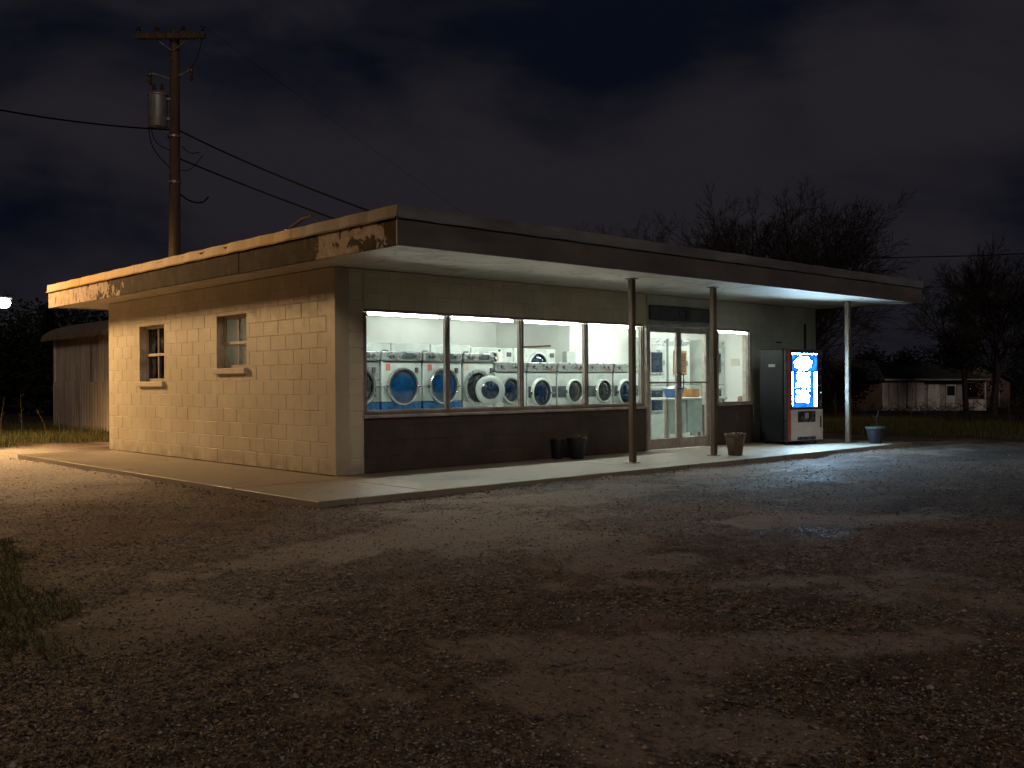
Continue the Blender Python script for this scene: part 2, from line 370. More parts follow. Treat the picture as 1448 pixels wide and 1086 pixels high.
# ================================================================== mesh helpers
class MB:
    def __init__(s): s.v = []; s.f = []
    def add(s, vs, fs):
        o = len(s.v); s.v += [tuple(v) for v in vs]; s.f += [tuple(i + o for i in f) for f in fs]; return s
    def box(s, x0, x1, y0, y1, z0, z1, b=0., mat=None):
        """box, with its edges chamfered by b"""
        if x1 < x0: x0, x1 = x1, x0
        if y1 < y0: y0, y1 = y1, y0
        if z1 < z0: z0, z1 = z1, z0
        b = min(b, (x1 - x0) * .45, (y1 - y0) * .45, (z1 - z0) * .45)
        if b <= 0:
            vs = [(x, y, z) for z in (z0, z1) for x, y in ((x0, y0), (x1, y0), (x1, y1), (x0, y1))]
            fs = [(0, 3, 2, 1), (4, 5, 6, 7), (0, 1, 5, 4), (1, 2, 6, 5), (2, 3, 7, 6), (3, 0, 4, 7)]
        else:
            vs = []; idx = {}
            X = (x0, x1); Y = (y0, y1); Z = (z0, z1)
            for i in (0, 1):
                for j in (0, 1):
                    for k in (0, 1):
                        sx, sy, sz = (b, -b)[i], (b, -b)[j], (b, -b)[k]
                        for a, p in (('x', (X[i], Y[j] + sy, Z[k] + sz)), ('y', (X[i] + sx, Y[j], Z[k] + sz)), ('z', (X[i] + sx, Y[j] + sy, Z[k]))):
                            idx[(i, j, k, a)] = len(vs); vs.append(p)
            q = lambda *t: [idx[a] for a in t]
            fs = []
            for i in (0, 1):
                f = q((i, 0, 0, 'x'), (i, 1, 0, 'x'), (i, 1, 1, 'x'), (i, 0, 1, 'x')); fs.append(f if i else f[::-1])
                f = q((0, i, 0, 'y'), (1, i, 0, 'y'), (1, i, 1, 'y'), (0, i, 1, 'y')); fs.append(f[::-1] if i else f)
                f = q((0, 0, i, 'z'), (1, 0, i, 'z'), (1, 1, i, 'z'), (0, 1, i, 'z')); fs.append(f if i else f[::-1])
            for a in (0, 1):
                for c in (0, 1):
                    fs.append(q((a, c, 0, 'x'), (a, c, 1, 'x'), (a, c, 1, 'y'), (a, c, 0, 'y')))
                    fs.append(q((a, 0, c, 'x'), (a, 1, c, 'x'), (a, 1, c, 'z'), (a, 0, c, 'z')))
                    fs.append(q((0, a, c, 'y'), (1, a, c, 'y'), (1, a, c, 'z'), (0, a, c, 'z')))
            for i in (0, 1):
                for j in (0, 1):
                    for k in (0, 1): fs.append(q((i, j, k, 'x'), (i, j, k, 'y'), (i, j, k, 'z')))
        if mat is not None: vs = [tuple(mat @ Vector(v)) for v in vs]
        return s.add(vs, fs)
    def tube(s, p0, p1, r0, r1=None, n=8, caps=True):
        r1 = r0 if r1 is None else r1
        p0, p1 = Vector(p0), Vector(p1); d = p1 - p0
        if d.length < 1e-6: return s
        d.normalize(); a = d.orthogonal().normalized(); b = d.cross(a)
        vs = []
        for p, r in ((p0, r0), (p1, r1)):
            for k in range(n):
                t = 2 * math.pi * k / n; vs.append(p + (a * math.cos(t) + b * math.sin(t)) * r)
        fs = [(k, (k + 1) % n, n + (k + 1) % n, n + k) for k in range(n)]
        if caps: fs += [tuple(range(n))[::-1], tuple(range(n, 2 * n))]
        return s.add(vs, fs)
    def path(s, pts, r, n=6):
        pts = [Vector(p) for p in pts]; vs = []; fs = []
        for i, p in enumerate(pts):
            d = (pts[min(i + 1, len(pts) - 1)] - pts[max(i - 1, 0)]).normalized()
            up = Vector((0, 0, 1)) if abs(d.z) < .95 else Vector((1, 0, 0))
            a = d.cross(up).normalized(); b = a.cross(d)
            rr = r[i] if isinstance(r, (list, tuple)) else r
            for k in range(n):
                t = 2 * math.pi * k / n; vs.append(p + (a * math.cos(t) + b * math.sin(t)) * rr)
        for i in range(len(pts) - 1):
            for k in range(n): fs.append((i * n + k, i * n + (k + 1) % n, (i + 1) * n + (k + 1) % n, (i + 1) * n + k))
        fs += [tuple(range(n))[::-1], tuple(range((len(pts) - 1) * n, len(pts) * n))]
        return s.add(vs, fs)
    def lathe(s, prof, axis='z', c=(0, 0, 0), n=32, sx=1., sz=1., caps=True):
        """prof = [(radius, height)]; axis z (upright) or y (facing -y: height counts towards -y)"""
        vs = []; fs = []
        for r, h in prof:
            for k in range(n):
                t = 2 * math.pi * k / n; x, y = r * math.cos(t) * sx, r * math.sin(t) * sz
                vs.append((c[0] + x, c[1] + y, c[2] + h) if axis == 'z' else (c[0] + x, c[1] - h, c[2] + y))
        for i in range(len(prof) - 1):
            for k in range(n): fs.append((i * n + k, i * n + (k + 1) % n, (i + 1) * n + (k + 1) % n, (i + 1) * n + k))
        if caps and prof[0][0] > 1e-6: fs.append(tuple(range(n))[::-1])
        if caps and prof[-1][0] > 1e-6: fs.append(tuple(range((len(prof) - 1) * n, len(prof) * n)))
        return s.add(vs, fs)
    def quad(s, a, b, c, d): return s.add([a, b, c, d], [(0, 1, 2, 3)])
    def build(s, name, mat, parent=None, smooth=False, loc=None):
        me = bpy.data.meshes.new(name); me.from_pydata(s.v, [], s.f); me.update()
        bm = bmesh.new(); bm.from_mesh(me); bmesh.ops.recalc_face_normals(bm, faces=bm.faces); bm.to_mesh(me); bm.free()
        me.materials.append(M[mat] if isinstance(mat, str) else mat)
        if smooth:
            me.polygons.foreach_set('use_smooth', [True] * len(me.polygons))
            try: me.set_sharp_from_angle(angle=R(38))
            except Exception: pass
        o = bpy.data.objects.new(name, me); COL.objects.link(o)
        if parent is not None: o.parent = parent
        if loc is not None: o.location = loc
        return o

def np_mesh(name, V, F, mat, attrs=None, parent=None, smooth=False):
    """V (n,3), F (m,k) numpy arrays -> one mesh object"""
    me = bpy.data.meshes.new(name); k = F.shape[1]
    me.vertices.add(len(V)); me.vertices.foreach_set('co', V.astype(np.float32).ravel())
    me.loops.add(F.size); me.loops.foreach_set('vertex_index', F.astype(np.int32).ravel())
    me.polygons.add(len(F)); me.polygons.foreach_set('loop_start', np.arange(0, F.size, k, dtype=np.int32))
    me.polygons.foreach_set('loop_total', np.full(len(F), k, dtype=np.int32))
    if smooth: me.polygons.foreach_set('use_smooth', np.ones(len(F), dtype=bool))
    for an, av in (attrs or {}).items():
        a = me.attributes.new(an, 'FLOAT', 'POINT'); a.data.foreach_set('value', av.astype(np.float32).ravel())
    me.update(); me.validate()
    me.materials.append(M[mat])
    o = bpy.data.objects.new(name, me); COL.objects.link(o)
    if parent is not None: o.parent = parent
    return o

def thing(name, label, cat, loc=(0, 0, 0), rz=0., group=None):
    o = bpy.data.objects.new(name, None); o.empty_display_size = .2; COL.objects.link(o)
    o.location = loc; o.rotation_euler = (0, 0, rz); o['label'] = label; o['category'] = cat
    if group: o['group'] = group
    return o
def tag(o, label, cat, group=None):
    o['label'] = label; o['category'] = cat
    if group: o['group'] = group
    return o
def struct(o): o['kind'] = 'structure'; return o
def stuff(o): o['kind'] = 'stuff'; return o

# ================================================================== ground
def vnoise(x, y, seed):
    xi = np.floor(x).astype(np.int64); yi = np.floor(y).astype(np.int64); xf = x - xi; yf = y - yi
    def h(a, b):
        n = (a * 374761393 + b * 668265263 + seed * 982451653) & 0x7fffffff
        n = ((n ^ (n >> 13)) * 1274126177) & 0x7fffffff
        return ((n ^ (n >> 16)) & 0xffff) / 65535.0
    u = xf * xf * (3 - 2 * xf); v = yf * yf * (3 - 2 * yf)
    return (h(xi, yi) * (1 - u) + h(xi + 1, yi) * u) * (1 - v) + (h(xi, yi + 1) * (1 - u) + h(xi + 1, yi + 1) * u) * v
def fbm(x, y, seed, o=4, g=.5):
    s = 0; a = 1; t = 0
    for i in range(o): s = s + a * vnoise(x * 2 ** i, y * 2 ** i, seed + i * 17); t += a; a *= g
    return s / t
def sstep(a, b, x):
    t = np.clip((x - a) / (b - a), 0, 1); return t * t * (3 - 2 * t)
PATCH = [(-1.9, -4.4, 1.5, .75, 0.), (-2.8, -4.3, 1.1, .35, .1), (-3.42, -7.45, .75, .28, -.75), (-2.5, -8.1, .9, .25, -.75), (1.3, -6.2, 1.1, .38, -.5), (-1.6, -6.3, .6, .3, -.4), (-4.0, -7.6, .5, .3, -.6), (1.2, -3.2, 2.6, .6, 0.), (5., -3.1, 2.6, .6, 0.), (-1.5, -7.2, 1.0, .25, -.6), (-3.9, -8.4, .5, .2, -.7)]
def dirt_at(x, y):
    n = fbm(x * 1.6 + 5, y * 1.6, 3, 4) - .5; m = fbm(x * 7, y * 7, 9, 3) - .5; d = np.zeros_like(x)
    for px, py, a, b, r in PATCH:
        c, s = math.cos(r), math.sin(r); u = ((x - px) * c + (y - py) * s) / a; v = (-(x - px) * s + (y - py) * c) / b
        d = np.maximum(d, sstep(1.12, .55, np.sqrt(u * u + v * v) + n * 1.9 + m * 1.1))
    return np.maximum(d * .9, .75 * sstep(.60, .72, fbm(x * .9 + 31, y * .9 + 7, 21, 5) + m * .15))
def wet_at(x, y):
    d = np.zeros_like(x); n = fbm(x * 2.2, y * 2.2, 41, 4) - .5
    for px, py, a, b in ((4.6, -3.9, 2.2, .9), (6.2, -3.2, 2.4, .8), (.5, -6.3, .6, .3), (9.8, -4.0, 2.4, .9)):
        d = np.maximum(d, sstep(1.5, .1, np.hypot((x - px) / a, (y - py) / b) + n * 2.4))
    return d
def green_at(x, y):
    n = fbm(x * .9, y * .9, 55, 4) - .5
    left = sstep(-3.85, -4.65, x + np.clip(-2 - y, 0, 9) * .11 + n * 1.5) * sstep(-6.8, -5.0, y + n) * sstep(1.5, -.4, y + n * 2)
    back = sstep(10.0, 11.2, y + n * 1.6); right = sstep(13.2, 14.6, x + n * 1.6 + np.clip(-(y + 1) * .28, -2, 6))
    nearslab = .9 * sstep(1.0, .4, np.hypot((x + 2.3) / .5, (y - 8.2) / 1.5) + n)
    return np.clip(np.maximum.reduce([left, back, right, nearslab]), 0, 1)
def lamp_pool_at(x, y):  # assumed yard lamp's pool of light, painted as paler ground left of the walk
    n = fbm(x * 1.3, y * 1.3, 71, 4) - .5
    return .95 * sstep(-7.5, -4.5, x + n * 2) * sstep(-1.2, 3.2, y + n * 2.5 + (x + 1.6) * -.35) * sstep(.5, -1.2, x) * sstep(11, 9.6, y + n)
def drop(x, y): return -.0185 * np.clip(x - 14, 0, 90)
def lot_h(x, y):
    h = -.062 + .055 * (fbm(x * .55, y * .55, 1, 3) - .5) + .045 * (fbm(x * 2.4, y * 2.4, 2, 4) - .5) + .015 * (fbm(x * 11, y * 11, 4, 3) - .5) + .008 * (fbm(x * 29, y * 29, 6, 2) - .5)
    d = dirt_at(x, y); h = h * (1 - .35 * d) + -.06 * .35 * d - .012 * wet_at(x, y)
    near_slab = np.maximum(np.maximum(-1.75 - x, x - 11.2), np.maximum(-2.35 - y, y - 7.6))
    h = h + .03 * np.clip(1 - np.abs(near_slab) / .5, 0, 1) * -.2
    return h + drop(x, y)
def glines(lo, hi, c0, c1, fine, grow):
    a = list(np.arange(c0, c1, fine)); s = fine; p = a[-1]
    while p < hi: s *= grow; p += s; a.append(p)
    s = fine; p = a[0]
    while p > lo: s *= grow; p -= s; a.insert(0, p)
    return np.array(a)
gx = glines(-900, 1100, -6.2, -.5, .028, 1.018); gy = glines(-300, 1300, -9.6, -3.2, .028, 1.018)
XX, YY = np.meshgrid(gx, gy, indexing='ij'); x_, y_ = XX.ravel(), YY.ravel()
zz = lot_h(x_, y_)
far = sstep(40, 90, np.hypot(x_, y_)); zz = zz * (1 - far) + far * np.where(x_ > 20, -1.45, -.06 + np.minimum(drop(x_, y_), 0))
ni, nj = XX.shape; ii, jj = np.meshgrid(np.arange(ni - 1), np.arange(nj - 1), indexing='ij')
b_ = (ii * nj + jj).ravel(); GF = np.stack([b_, b_ + nj, b_ + nj + 1, b_ + 1], 1)
struct(np_mesh('ground', np.stack([x_, y_, zz], 1), GF, 'ground', {'dirt': dirt_at(x_, y_) * (1 - far), 'wet': wet_at(x_, y_), 'pale': lamp_pool_at(x_, y_) * (1 - far), 'green': np.maximum(green_at(x_, y_), far)}, smooth=True))  # 'pale' carries the painted lamp pool

# loose stones: random points, denser near the camera, kept off the slab
CAM = np.array([-6.6711, -10.4329]); FW = np.array([math.sin(.7467), math.cos(.7467)]); RT = np.array([math.cos(.7467), -math.sin(.7467)])
def scatter(n, d0, d1, wide=.60, p=1.0):
    u = rng.random(n)
    d = (d0 ** (1 - p) + u * (d1 ** (1 - p) - d0 ** (1 - p))) ** (1 / (1 - p)) if p != 1 else d0 * (d1 / d0) ** u
    l = (rng.random(n) * 2 - 1) * wide * d
    return (CAM[None] + d[:, None] * FW + l[:, None] * RT), d
def off_slab(P): return ~((P[:, 0] > -1.62) & (P[:, 0] < 11.1) & (P[:, 1] > -2.2) & (P[:, 1] < 7.5))
P, D = scatter(120000, 2.6, 17, p=1.25)
dd = dirt_at(P[:, 0], P[:, 1]); clump = fbm(P[:, 0] * 2.6, P[:, 1] * 2.6, 77, 3)
E1 = np.stack([-1.59 - np.abs(rng.normal(0, .09, 1500)), rng.uniform(-2.2, 7.4, 1500)], 1); E2 = np.stack([rng.uniform(-1.7, 11.2, 2600), -2.165 - np.abs(rng.normal(0, .09, 2600))], 1)
NE = 4100; P = np.concatenate([P, E1, E2]); dd = np.concatenate([dd, np.zeros(NE)]); clump = np.concatenate([clump, np.ones(NE)])
k = off_slab(P) & (rng.random(len(P)) > lamp_pool_at(P[:, 0], P[:, 1]) * .85) & (rng.random(len(P)) > dd * .72) & (rng.random(len(P)) < .25 + 1.1 * clump) & (green_at(P[:, 0], P[:, 1]) < .6)
edge = (np.arange(len(P)) >= len(P) - NE)[k]; P = P[k]; n = len(P)
sz = edge * .008 * rng.random(n) + .003 + .0062 * rng.random(n) ** 3 + .010 * (rng.random(n) > .996)
octv = np.array([(1, 0, 0), (-1, 0, 0), (0, 1, 0), (0, -1, 0), (0, 0, 1), (0, 0, -.6)], float)
octf = np.array([(0, 2, 4), (2, 1, 4), (1, 3, 4), (3, 0, 4), (2, 0, 5), (1, 2, 5), (3, 1, 5), (0, 3, 5)])
V = octv[None] * (sz[:, None, None] * (.65 + .7 * rng.random((n, 6, 1)))) * np.array([1.25, 1, .7])
a = rng.random(n) * 6.283; ca, sa = np.cos(a)[:, None], np.sin(a)[:, None]
V = np.stack([V[..., 0] * ca - V[..., 1] * sa, V[..., 0] * sa + V[..., 1] * ca, V[..., 2]], -1)
V[..., 0] += P[:, :1]; V[..., 1] += P[:, 1:]; V[..., 2] += (lot_h(P[:, 0], P[:, 1]) + sz * .25)[:, None]
stuff(np_mesh('gravel', V.reshape(-1, 3), (octf[None] + (np.arange(n) * 6)[:, None, None]).reshape(-1, 3), 'stone'))

def blades(name, P, H, W, mat, lean=.5, flat=False):
    n = len(P); a = rng.random(n) * 6.283; dx, dy = np.cos(a), np.sin(a)
    z = lot_h(P[:, 0], P[:, 1])
    b = rng.random(n) * 6.283; L = lean * H * rng.random(n)
    V = np.zeros((n, 5, 3))
    if flat:
        for i, (t, w, hh) in enumerate(((-.5, 1, .004), (-.5, -1, .004), (.1, 1, .012), (.1, -1, .012), (.5, 0, .006))):
            bend = .25 * t * t * H * (rng.random(n) - .5) * 2
            V[:, i, 0] = P[:, 0] + dx * t * H - dy * (w * W * .5 + bend); V[:, i, 1] = P[:, 1] + dy * t * H + dx * (w * W * .5 + bend); V[:, i, 2] = z + hh * (.4 + rng.random(n))
    else:
        for i, (t, w) in enumerate(((0, 1), (0, -1), (.55, .7), (.55, -.7), (1, 0))):
            V[:, i, 0] = P[:, 0] + dx * w * W * .5 + np.cos(b) * L * t * t; V[:, i, 1] = P[:, 1] + dy * w * W * .5 + np.sin(b) * L * t * t
            V[:, i, 2] = z - .01 + H * t
    F = np.array([(0, 1, 3), (0, 3, 2), (2, 3, 4)])
    return stuff(np_mesh(name, V.reshape(-1, 3), (F[None] + (np.arange(n) * 5)[:, None, None]).reshape(-1, 3), mat))
P, D = scatter(52000, 2.6, 14, p=1.2)
k = off_slab(P) & (rng.random(len(P)) < 1.5 * fbm(P[:, 0] * 1.3 + 9, P[:, 1] * 1.3, 88, 4) - .25) & (rng.random(len(P)) > dirt_at(P[:, 0], P[:, 1]) * .75)
k &= rng.random(len(P)) > lamp_pool_at(P[:, 0], P[:, 1]) * .8
P = P[k]; n = len(P)
blades('dead_straw', P, .014 + .04 * rng.random(n) ** 2, .0018 + .0028 * rng.random(n), 'straw', flat=True)
def grass_in(name, x0, x1, y0, y1, n, h, lean=.6, thr=.35):
    P = np.stack([x0 + (x1 - x0) * rng.random(n), y0 + (y1 - y0) * rng.random(n)], 1)
    g = green_at(P[:, 0], P[:, 1]) * (.1 + 1.1 * fbm(P[:, 0] * 2.2, P[:, 1] * 2.2, 99, 4)) + .16 * (rng.random(n) - .5)
    P = P[(g > thr) & off_slab(P)]; m = len(P)
    return blades(name, P, h * (.25 + 1.1 * rng.random(m) ** 2), .004 + .006 * rng.random(m), 'grass', lean)
grass_in('grass', -7.2, -3.5, -8.0, .8, 150000, .042, 1.3, .42)
grass_in('grass', -2.6, -1.58, 4.5, 9.5, 16000, .07, .8, .5)
grass_in('grass', -3.2, 5., 6.8, 22, 60000, .16, thr=.4)
grass_in('grass', 11.5, 30, -9, 9, 90000, .17, thr=.4)

# ================================================================== concrete walk
S0, S1, SY0, SY1 = -1.58, 11.02, -2.156, 7.26
m = MB()
for x0, x1, y0, y1 in ((S0, -.2135, SY0, -.4), (S0, -.2135, -.385, SY1), (-.2015, 3.6, SY0, 0.), (3.612, 7.4, SY0, 0.), (7.412, S1, SY0, 0.)):
    m.box(x0, x1, y0, y1, -.3, 0, .008)
m.box(-.2015, S1, 0.012, 7.2, -.3, -.01)
slab = struct(m.build('concrete_walk', 'concrete'))
struct(MB().box(S0 + .02, S1 - .02, SY0 + .02, SY1 - .02, -.3, -.012).build('walk_joint', 'joint'))

# ================================================================== the building
H = 2.6; L = 7.43; W = 11.35
bld = thing('laundromat', 'single storey cream block laundromat with flat overhanging roof and lit shop windows', 'building', (0, 0, 0))
def rects_minus(rect, holes):
    out = [rect]
    for hx0, hx1, hz0, hz1 in holes:
        nxt = []
        for x0, x1, z0, z1 in out:
            if hx1 <= x0 or hx0 >= x1 or hz1 <= z0 or hz0 >= z1: nxt.append((x0, x1, z0, z1)); continue
            if z0 < hz0: nxt.append((x0, x1, z0, hz0))
            if z1 > hz1: nxt.append((x0, x1, hz1, z1))
            a, b = max(z0, hz0), min(z1, hz1)
            if x0 < hx0: nxt.append((x0, hx0, a, b))
            if x1 > hx1: nxt.append((hx1, x1, a, b))
        out = nxt
    return out
def courses(u0, u1, z0, z1, holes, bw=.4, bh=.2, off=0., gap=.005):
    for r in range(int(round((z1 - z0) / bh + .49))):
        a, b = z0 + r * bh, min(z0 + (r + 1) * bh, z1)
        u = u0 - (bw * .5 if r % 2 else 0) - off
        while u < u1:
            c, d = max(u, u0), min(u + bw, u1)
            if d - c > .03:
                for q in rects_minus((c + gap / 2, d - gap / 2, a + gap / 2, b - gap / 2), holes):
                    if q[1] - q[0] > .012 and q[3] - q[2] > .012: yield q
            u += bw
def block_skin(name, axis, u0, u1, z0, z1, holes, mat, jmat, face=0., thick=.19, seed=1, jit=.0016):
    """backing of mortar with real blocks standing a few mm proud of it"""
    rr = random.Random(seed); m = MB()
    def put(mb, q, o0, o1, b):
        a, c, d, e = q
        if axis == 'x': mb.box(o0, o1, a, c, d, e, b)
        else: mb.box(a, c, o0, o1, d, e, b)
    for q in courses(u0, u1, z0, z1, holes):
        put(m, q, face + rr.uniform(-jit, jit), face + .02, .004)
    w = m.build(name, mat, bld)
    b = MB()
    for q in rects_minus((u0, u1, z0, z1), holes): put(b, q, face + .0032, face + thick, 0)
    b.build('mortar', jmat, w); return w
WIN_L = [(5.06, 6.05, 1.20, 2.13), (2.29, 3.20, 1.38, 2.15)]
w = block_skin('block_wall', 'x', 0.004, L, 0.0, H, WIN_L, 'block', 'mortar', seed=3)
SF = (.42, 5.97, .73, 2.10); DR = (6.02, 7.805, 0, 2.14); RW = (8.0, 9.07, .73, 2.10)
# front wall: corner pier, strip over the glass, painted dado, right end
# back wall and right wall
block_skin('block_wall', 'y', .2, .42, 0, H, [], 'front_block', 'front_joint', seed=5)
MB().box(.0, .2, -.0, .2, 0, H, .004).build('corner_pier', 'block', bld)
block_skin('block_wall', 'y', .425, 6.02, 2.10, H, [SF], 'front_block', 'front_joint', seed=6)
block_skin('dado_wall', 'y', .42, 6.015, 0, .73, [], 'dado', 'dado_joint', face=.006, seed=7)
block_skin('block_wall', 'y', 7.81, 11.0, 0, H, [RW, (7.80, 9.12, 0, .73)], 'front_block', 'front_joint', seed=8)
block_skin('dado_wall', 'y', 7.812, 9.12, 0, .73, [], 'dado', 'dado_joint', face=.006, seed=9)
MB().box(6.022, 7.806, -.022, .19, 2.425, H - .002, .006).build('lintel', 'lintel', bld)
MB().box(6.022, 7.806, .004, .19, 2.14, 2.424).build('transom_panel', 'lintel', bld)
MB().box(7.808, 7.87, -.03, .02, 2.12, 2.40, .006).build('door_trim', 'dado', bld)
MB().box(11.0, 11.35, -.02, .19, 0, H - .003, .006).build('end_pier', 'front_block', bld)
MB().box(10.925, 10.998, -.016, .03, 1.55, 2.28, .006).build('conduit_cover', 'dado', bld)
MB().box(9.93, 10.08, -.03, .0, 1.875, 1.905, .004).build('wall_bracket', 'knob', bld)
MB().box(11.16, 11.35, .192, L - .192, 0, H - .003).build('side_wall', 'block', bld)
MB().box(.2, 11.35, L - .19, L, 0, H - .003).build('rear_wall', 'block', bld)
MB().box(.0, .2, L - .19, L, 0, H - .003).build('rear_pier', 'block', bld) if False else None

# roof
RX0, RX1, RY0, RY1, RZ = -.586, 11.544, -2.114, 8.81, 2.6
roof = MB().box(RX0 + .04, RX1 - .04, RY0 + .04, RY1 - .04, 2.66, 2.985).build('roof', 'roofing', bld)
sf = MB()
for x0, x1, y0, y1 in ((RX0 + .035, 1.9, RY0 + .035, .0), (1.906, 4.3, RY0 + .035, 0.), (4.306, 6.7, RY0 + .035, 0.), (6.706, 9.1, RY0 + .035, 0.), (9.106, RX1 - .035, RY0 + .035, 0.),
                       (RX0 + .035, 0., .006, RY1 - .035), (W, RX1 - .035, .006, RY1 - .035), (0.006, W - .006, L, RY1 - .035)):
    sf.box(x0, x1, y0, y1, 2.604, 2.655, .003)
sf.build('soffit', 'soffit', roof)
MB().box(RX0, RX0 + .03, RY0 + .0305, 1.36, 2.585, 2.975, .004).build('fascia_board', 'fascia_peel', roof)
MB().box(RX0 - .004, RX0 + .03, 1.366, 4.72, 2.59, 2.975, .004).build('fascia_board', 'fascia_peel', roof)
MB().box(RX0 + .001, RX0 + .03, 4.726, RY1, 2.583, 2.975, .004).build('fascia_board', 'fascia_peel', roof)
MB().box(RX0, 5.2, RY0, RY0 + .03, 2.587, 2.975, .004).build('fascia_board', 'fascia', roof)
MB().box(5.206, RX1, RY0 - .002, RY0 + .03, 2.585, 2.975, .004).build('fascia_board', 'fascia', roof)
MB().box(RX1 - .03, RX1, RY0 + .031, RY1, 2.587, 2.975, .004).build('fascia_board', 'fascia', roof)
MB().box(RX0 + .031, RX1 - .031, RY1 - .03, RY1, 2.587, 2.975, .004).build('fascia_board', 'fascia', roof)
def edge_strip(name, mat, p, q, outn):
    """metal roof edge: leaning face, rolled bottom lip, top return"""
    p, q, o = Vector(p), Vector(q), Vector(outn); m = MB()
    prof = [(.006, 2.872), (.030, 2.868), (.034, 2.880), (.012, 2.892), (.004, 3.000), (.004, 3.010), (-.10, 3.012)]
    n = 60; vs = []
    for i in range(n + 1):
        b = p.lerp(q, i / n); wv = .003 * math.sin(i * 1.7) + rnd.uniform(-.0015, .0015)
        vs += [(b.x + o.x * (d + wv), b.y + o.y * (d + wv), z + wv * .8) for d, z in prof]
    k = len(prof)
    fs = [(i * k + j, (i + 1) * k + j, (i + 1) * k + j + 1, i * k + j + 1) for i in range(n) for j in range(k - 1)]
    m.add(vs, fs); return m.build(name, mat, roof)
edge_strip('roof_edge', 'flash_side', (RX0, RY0 - .004, 0), (RX0, RY1 + .03, 0), (-1, 0, 0))
edge_strip('roof_edge', 'flash', (RX0 - .004, RY0, 0), (RX1 + .03, RY0, 0), (0, -1, 0))
edge_strip('roof_edge', 'flash', (RX1, RY0, 0), (RX1, RY1 + .03, 0), (1, 0, 0))

# storefront window
sfw = MB()
x0, x1, z0, z1 = SF; fw = .045
sfw.box(x0, x1, .012, .055, z1 - .035, z1 - .001, .004).box(x0, x1, -.012, .09, z0 + .012, z0 + fw + .012, .004)
sw = (x1 - x0) / 4
edges = [x0 + fw / 2, x0 + sw, x0 + 2 * sw, x0 + 3 * sw, x1 - fw / 2]
for e in edges: sfw.box(e - fw / 2 + .0005, e + fw / 2 - .0005, -.008, .092, z0 + fw + .012, z1 - fw, .004)
win = sfw.build('storefront_window', 'alu_dark', bld)
for i in range(4): MB().box(edges[i] + fw / 2, edges[i + 1] - fw / 2, .045, .051, z0 + fw + .012, z1 - fw).build('pane', 'glass', win)
for i in range(4):
    a, b = edges[i] + fw / 2, edges[i + 1] - fw / 2
    MB().box(b - .018, b - .001, .02, .044, z0 + fw + .013, z1 - fw - .001, .003).box(a + .001, b - .019, .02, .044, z0 + fw + .013, z0 + fw + .03, .003).build('glazing_bead', 'alu', win)
MB().box(x0 - .02, x1 + .01, -.05, .09, z0 - .028, z0 + .010, .005).build('sill', 'alu', win)
# right shop window
x0, x1, z0, z1 = RW; m = MB()
m.box(x0, x1, .012, .055, z1 - .035, z1 - .001, .004).box(x0, x1, -.012, .09, z0 + .012, z0 + fw, .004)
m.box(x0 + .001, x0 + fw, -.008, .092, z0 + fw, z1 - fw, .004).box(x1 - fw, x1 - .001, -.008, .092, z0 + fw, z1 - fw, .004)
win2 = m.build('shop_window', 'alu_dark', bld)
MB().box(x0 + fw, x1 - fw, .045, .051, z0 + fw, z1 - fw).build('pane', 'glass', win2)
MB().box(x1 - fw - .022, x1 - fw - .001, .02, .044, z0 + fw, z1 - fw, .003).build('glazing_bead', 'alu', win2)
MB().box(x0 - .02, x1 + .02, -.04, .09, z0 - .028, z0 + .010, .005).build('sill', 'alu_dark', win2)
# entrance doors
x0, x1, z0, z1 = DR
m = MB(); m.box(x0, x1, -.025, .1, 2.075, z1 - .002, .005).box(x0 + .001, x0 + .05, -.02, .1, .004, 2.074, .005).box(x1 - .05, x1 - .001, -.02, .1, .004, 2.074, .005)
dfr = m.build('door_frame', 'alu', bld)
mid = (x0 + x1) / 2
for a, b, hx in ((x0 + .054, mid - .004, mid - .045), (mid + .004, x1 - .054, mid + .045)):
    m = MB(); st = .068
    m.box(a, a + st, .01, .055, .012, 2.07, .005).box(b - st, b, .01, .055, .012, 2.07, .005)
    m.box(a + st, b - st, .012, .053, .012, .185, .004).box(a + st, b - st, .012, .053, 1.98, 2.07, .004)
    d = m.build('entrance_door', 'alu', bld)
    MB().box(a + st, b - st, .03, .036, .185, 1.98).build('pane', 'glass', d)
    MB().box(a + .03, b - .03, -.018, .004, 1.115, 1.145, .006).build('push_bar', 'alu_dark', d)
    MB().path([(hx, .01, 1.02), (hx, -.045, 1.03), (hx, -.05, 1.15), (hx, -.045, 1.27), (hx, .01, 1.28)], .013, 8).build('pull_handle', 'knob', d, True)
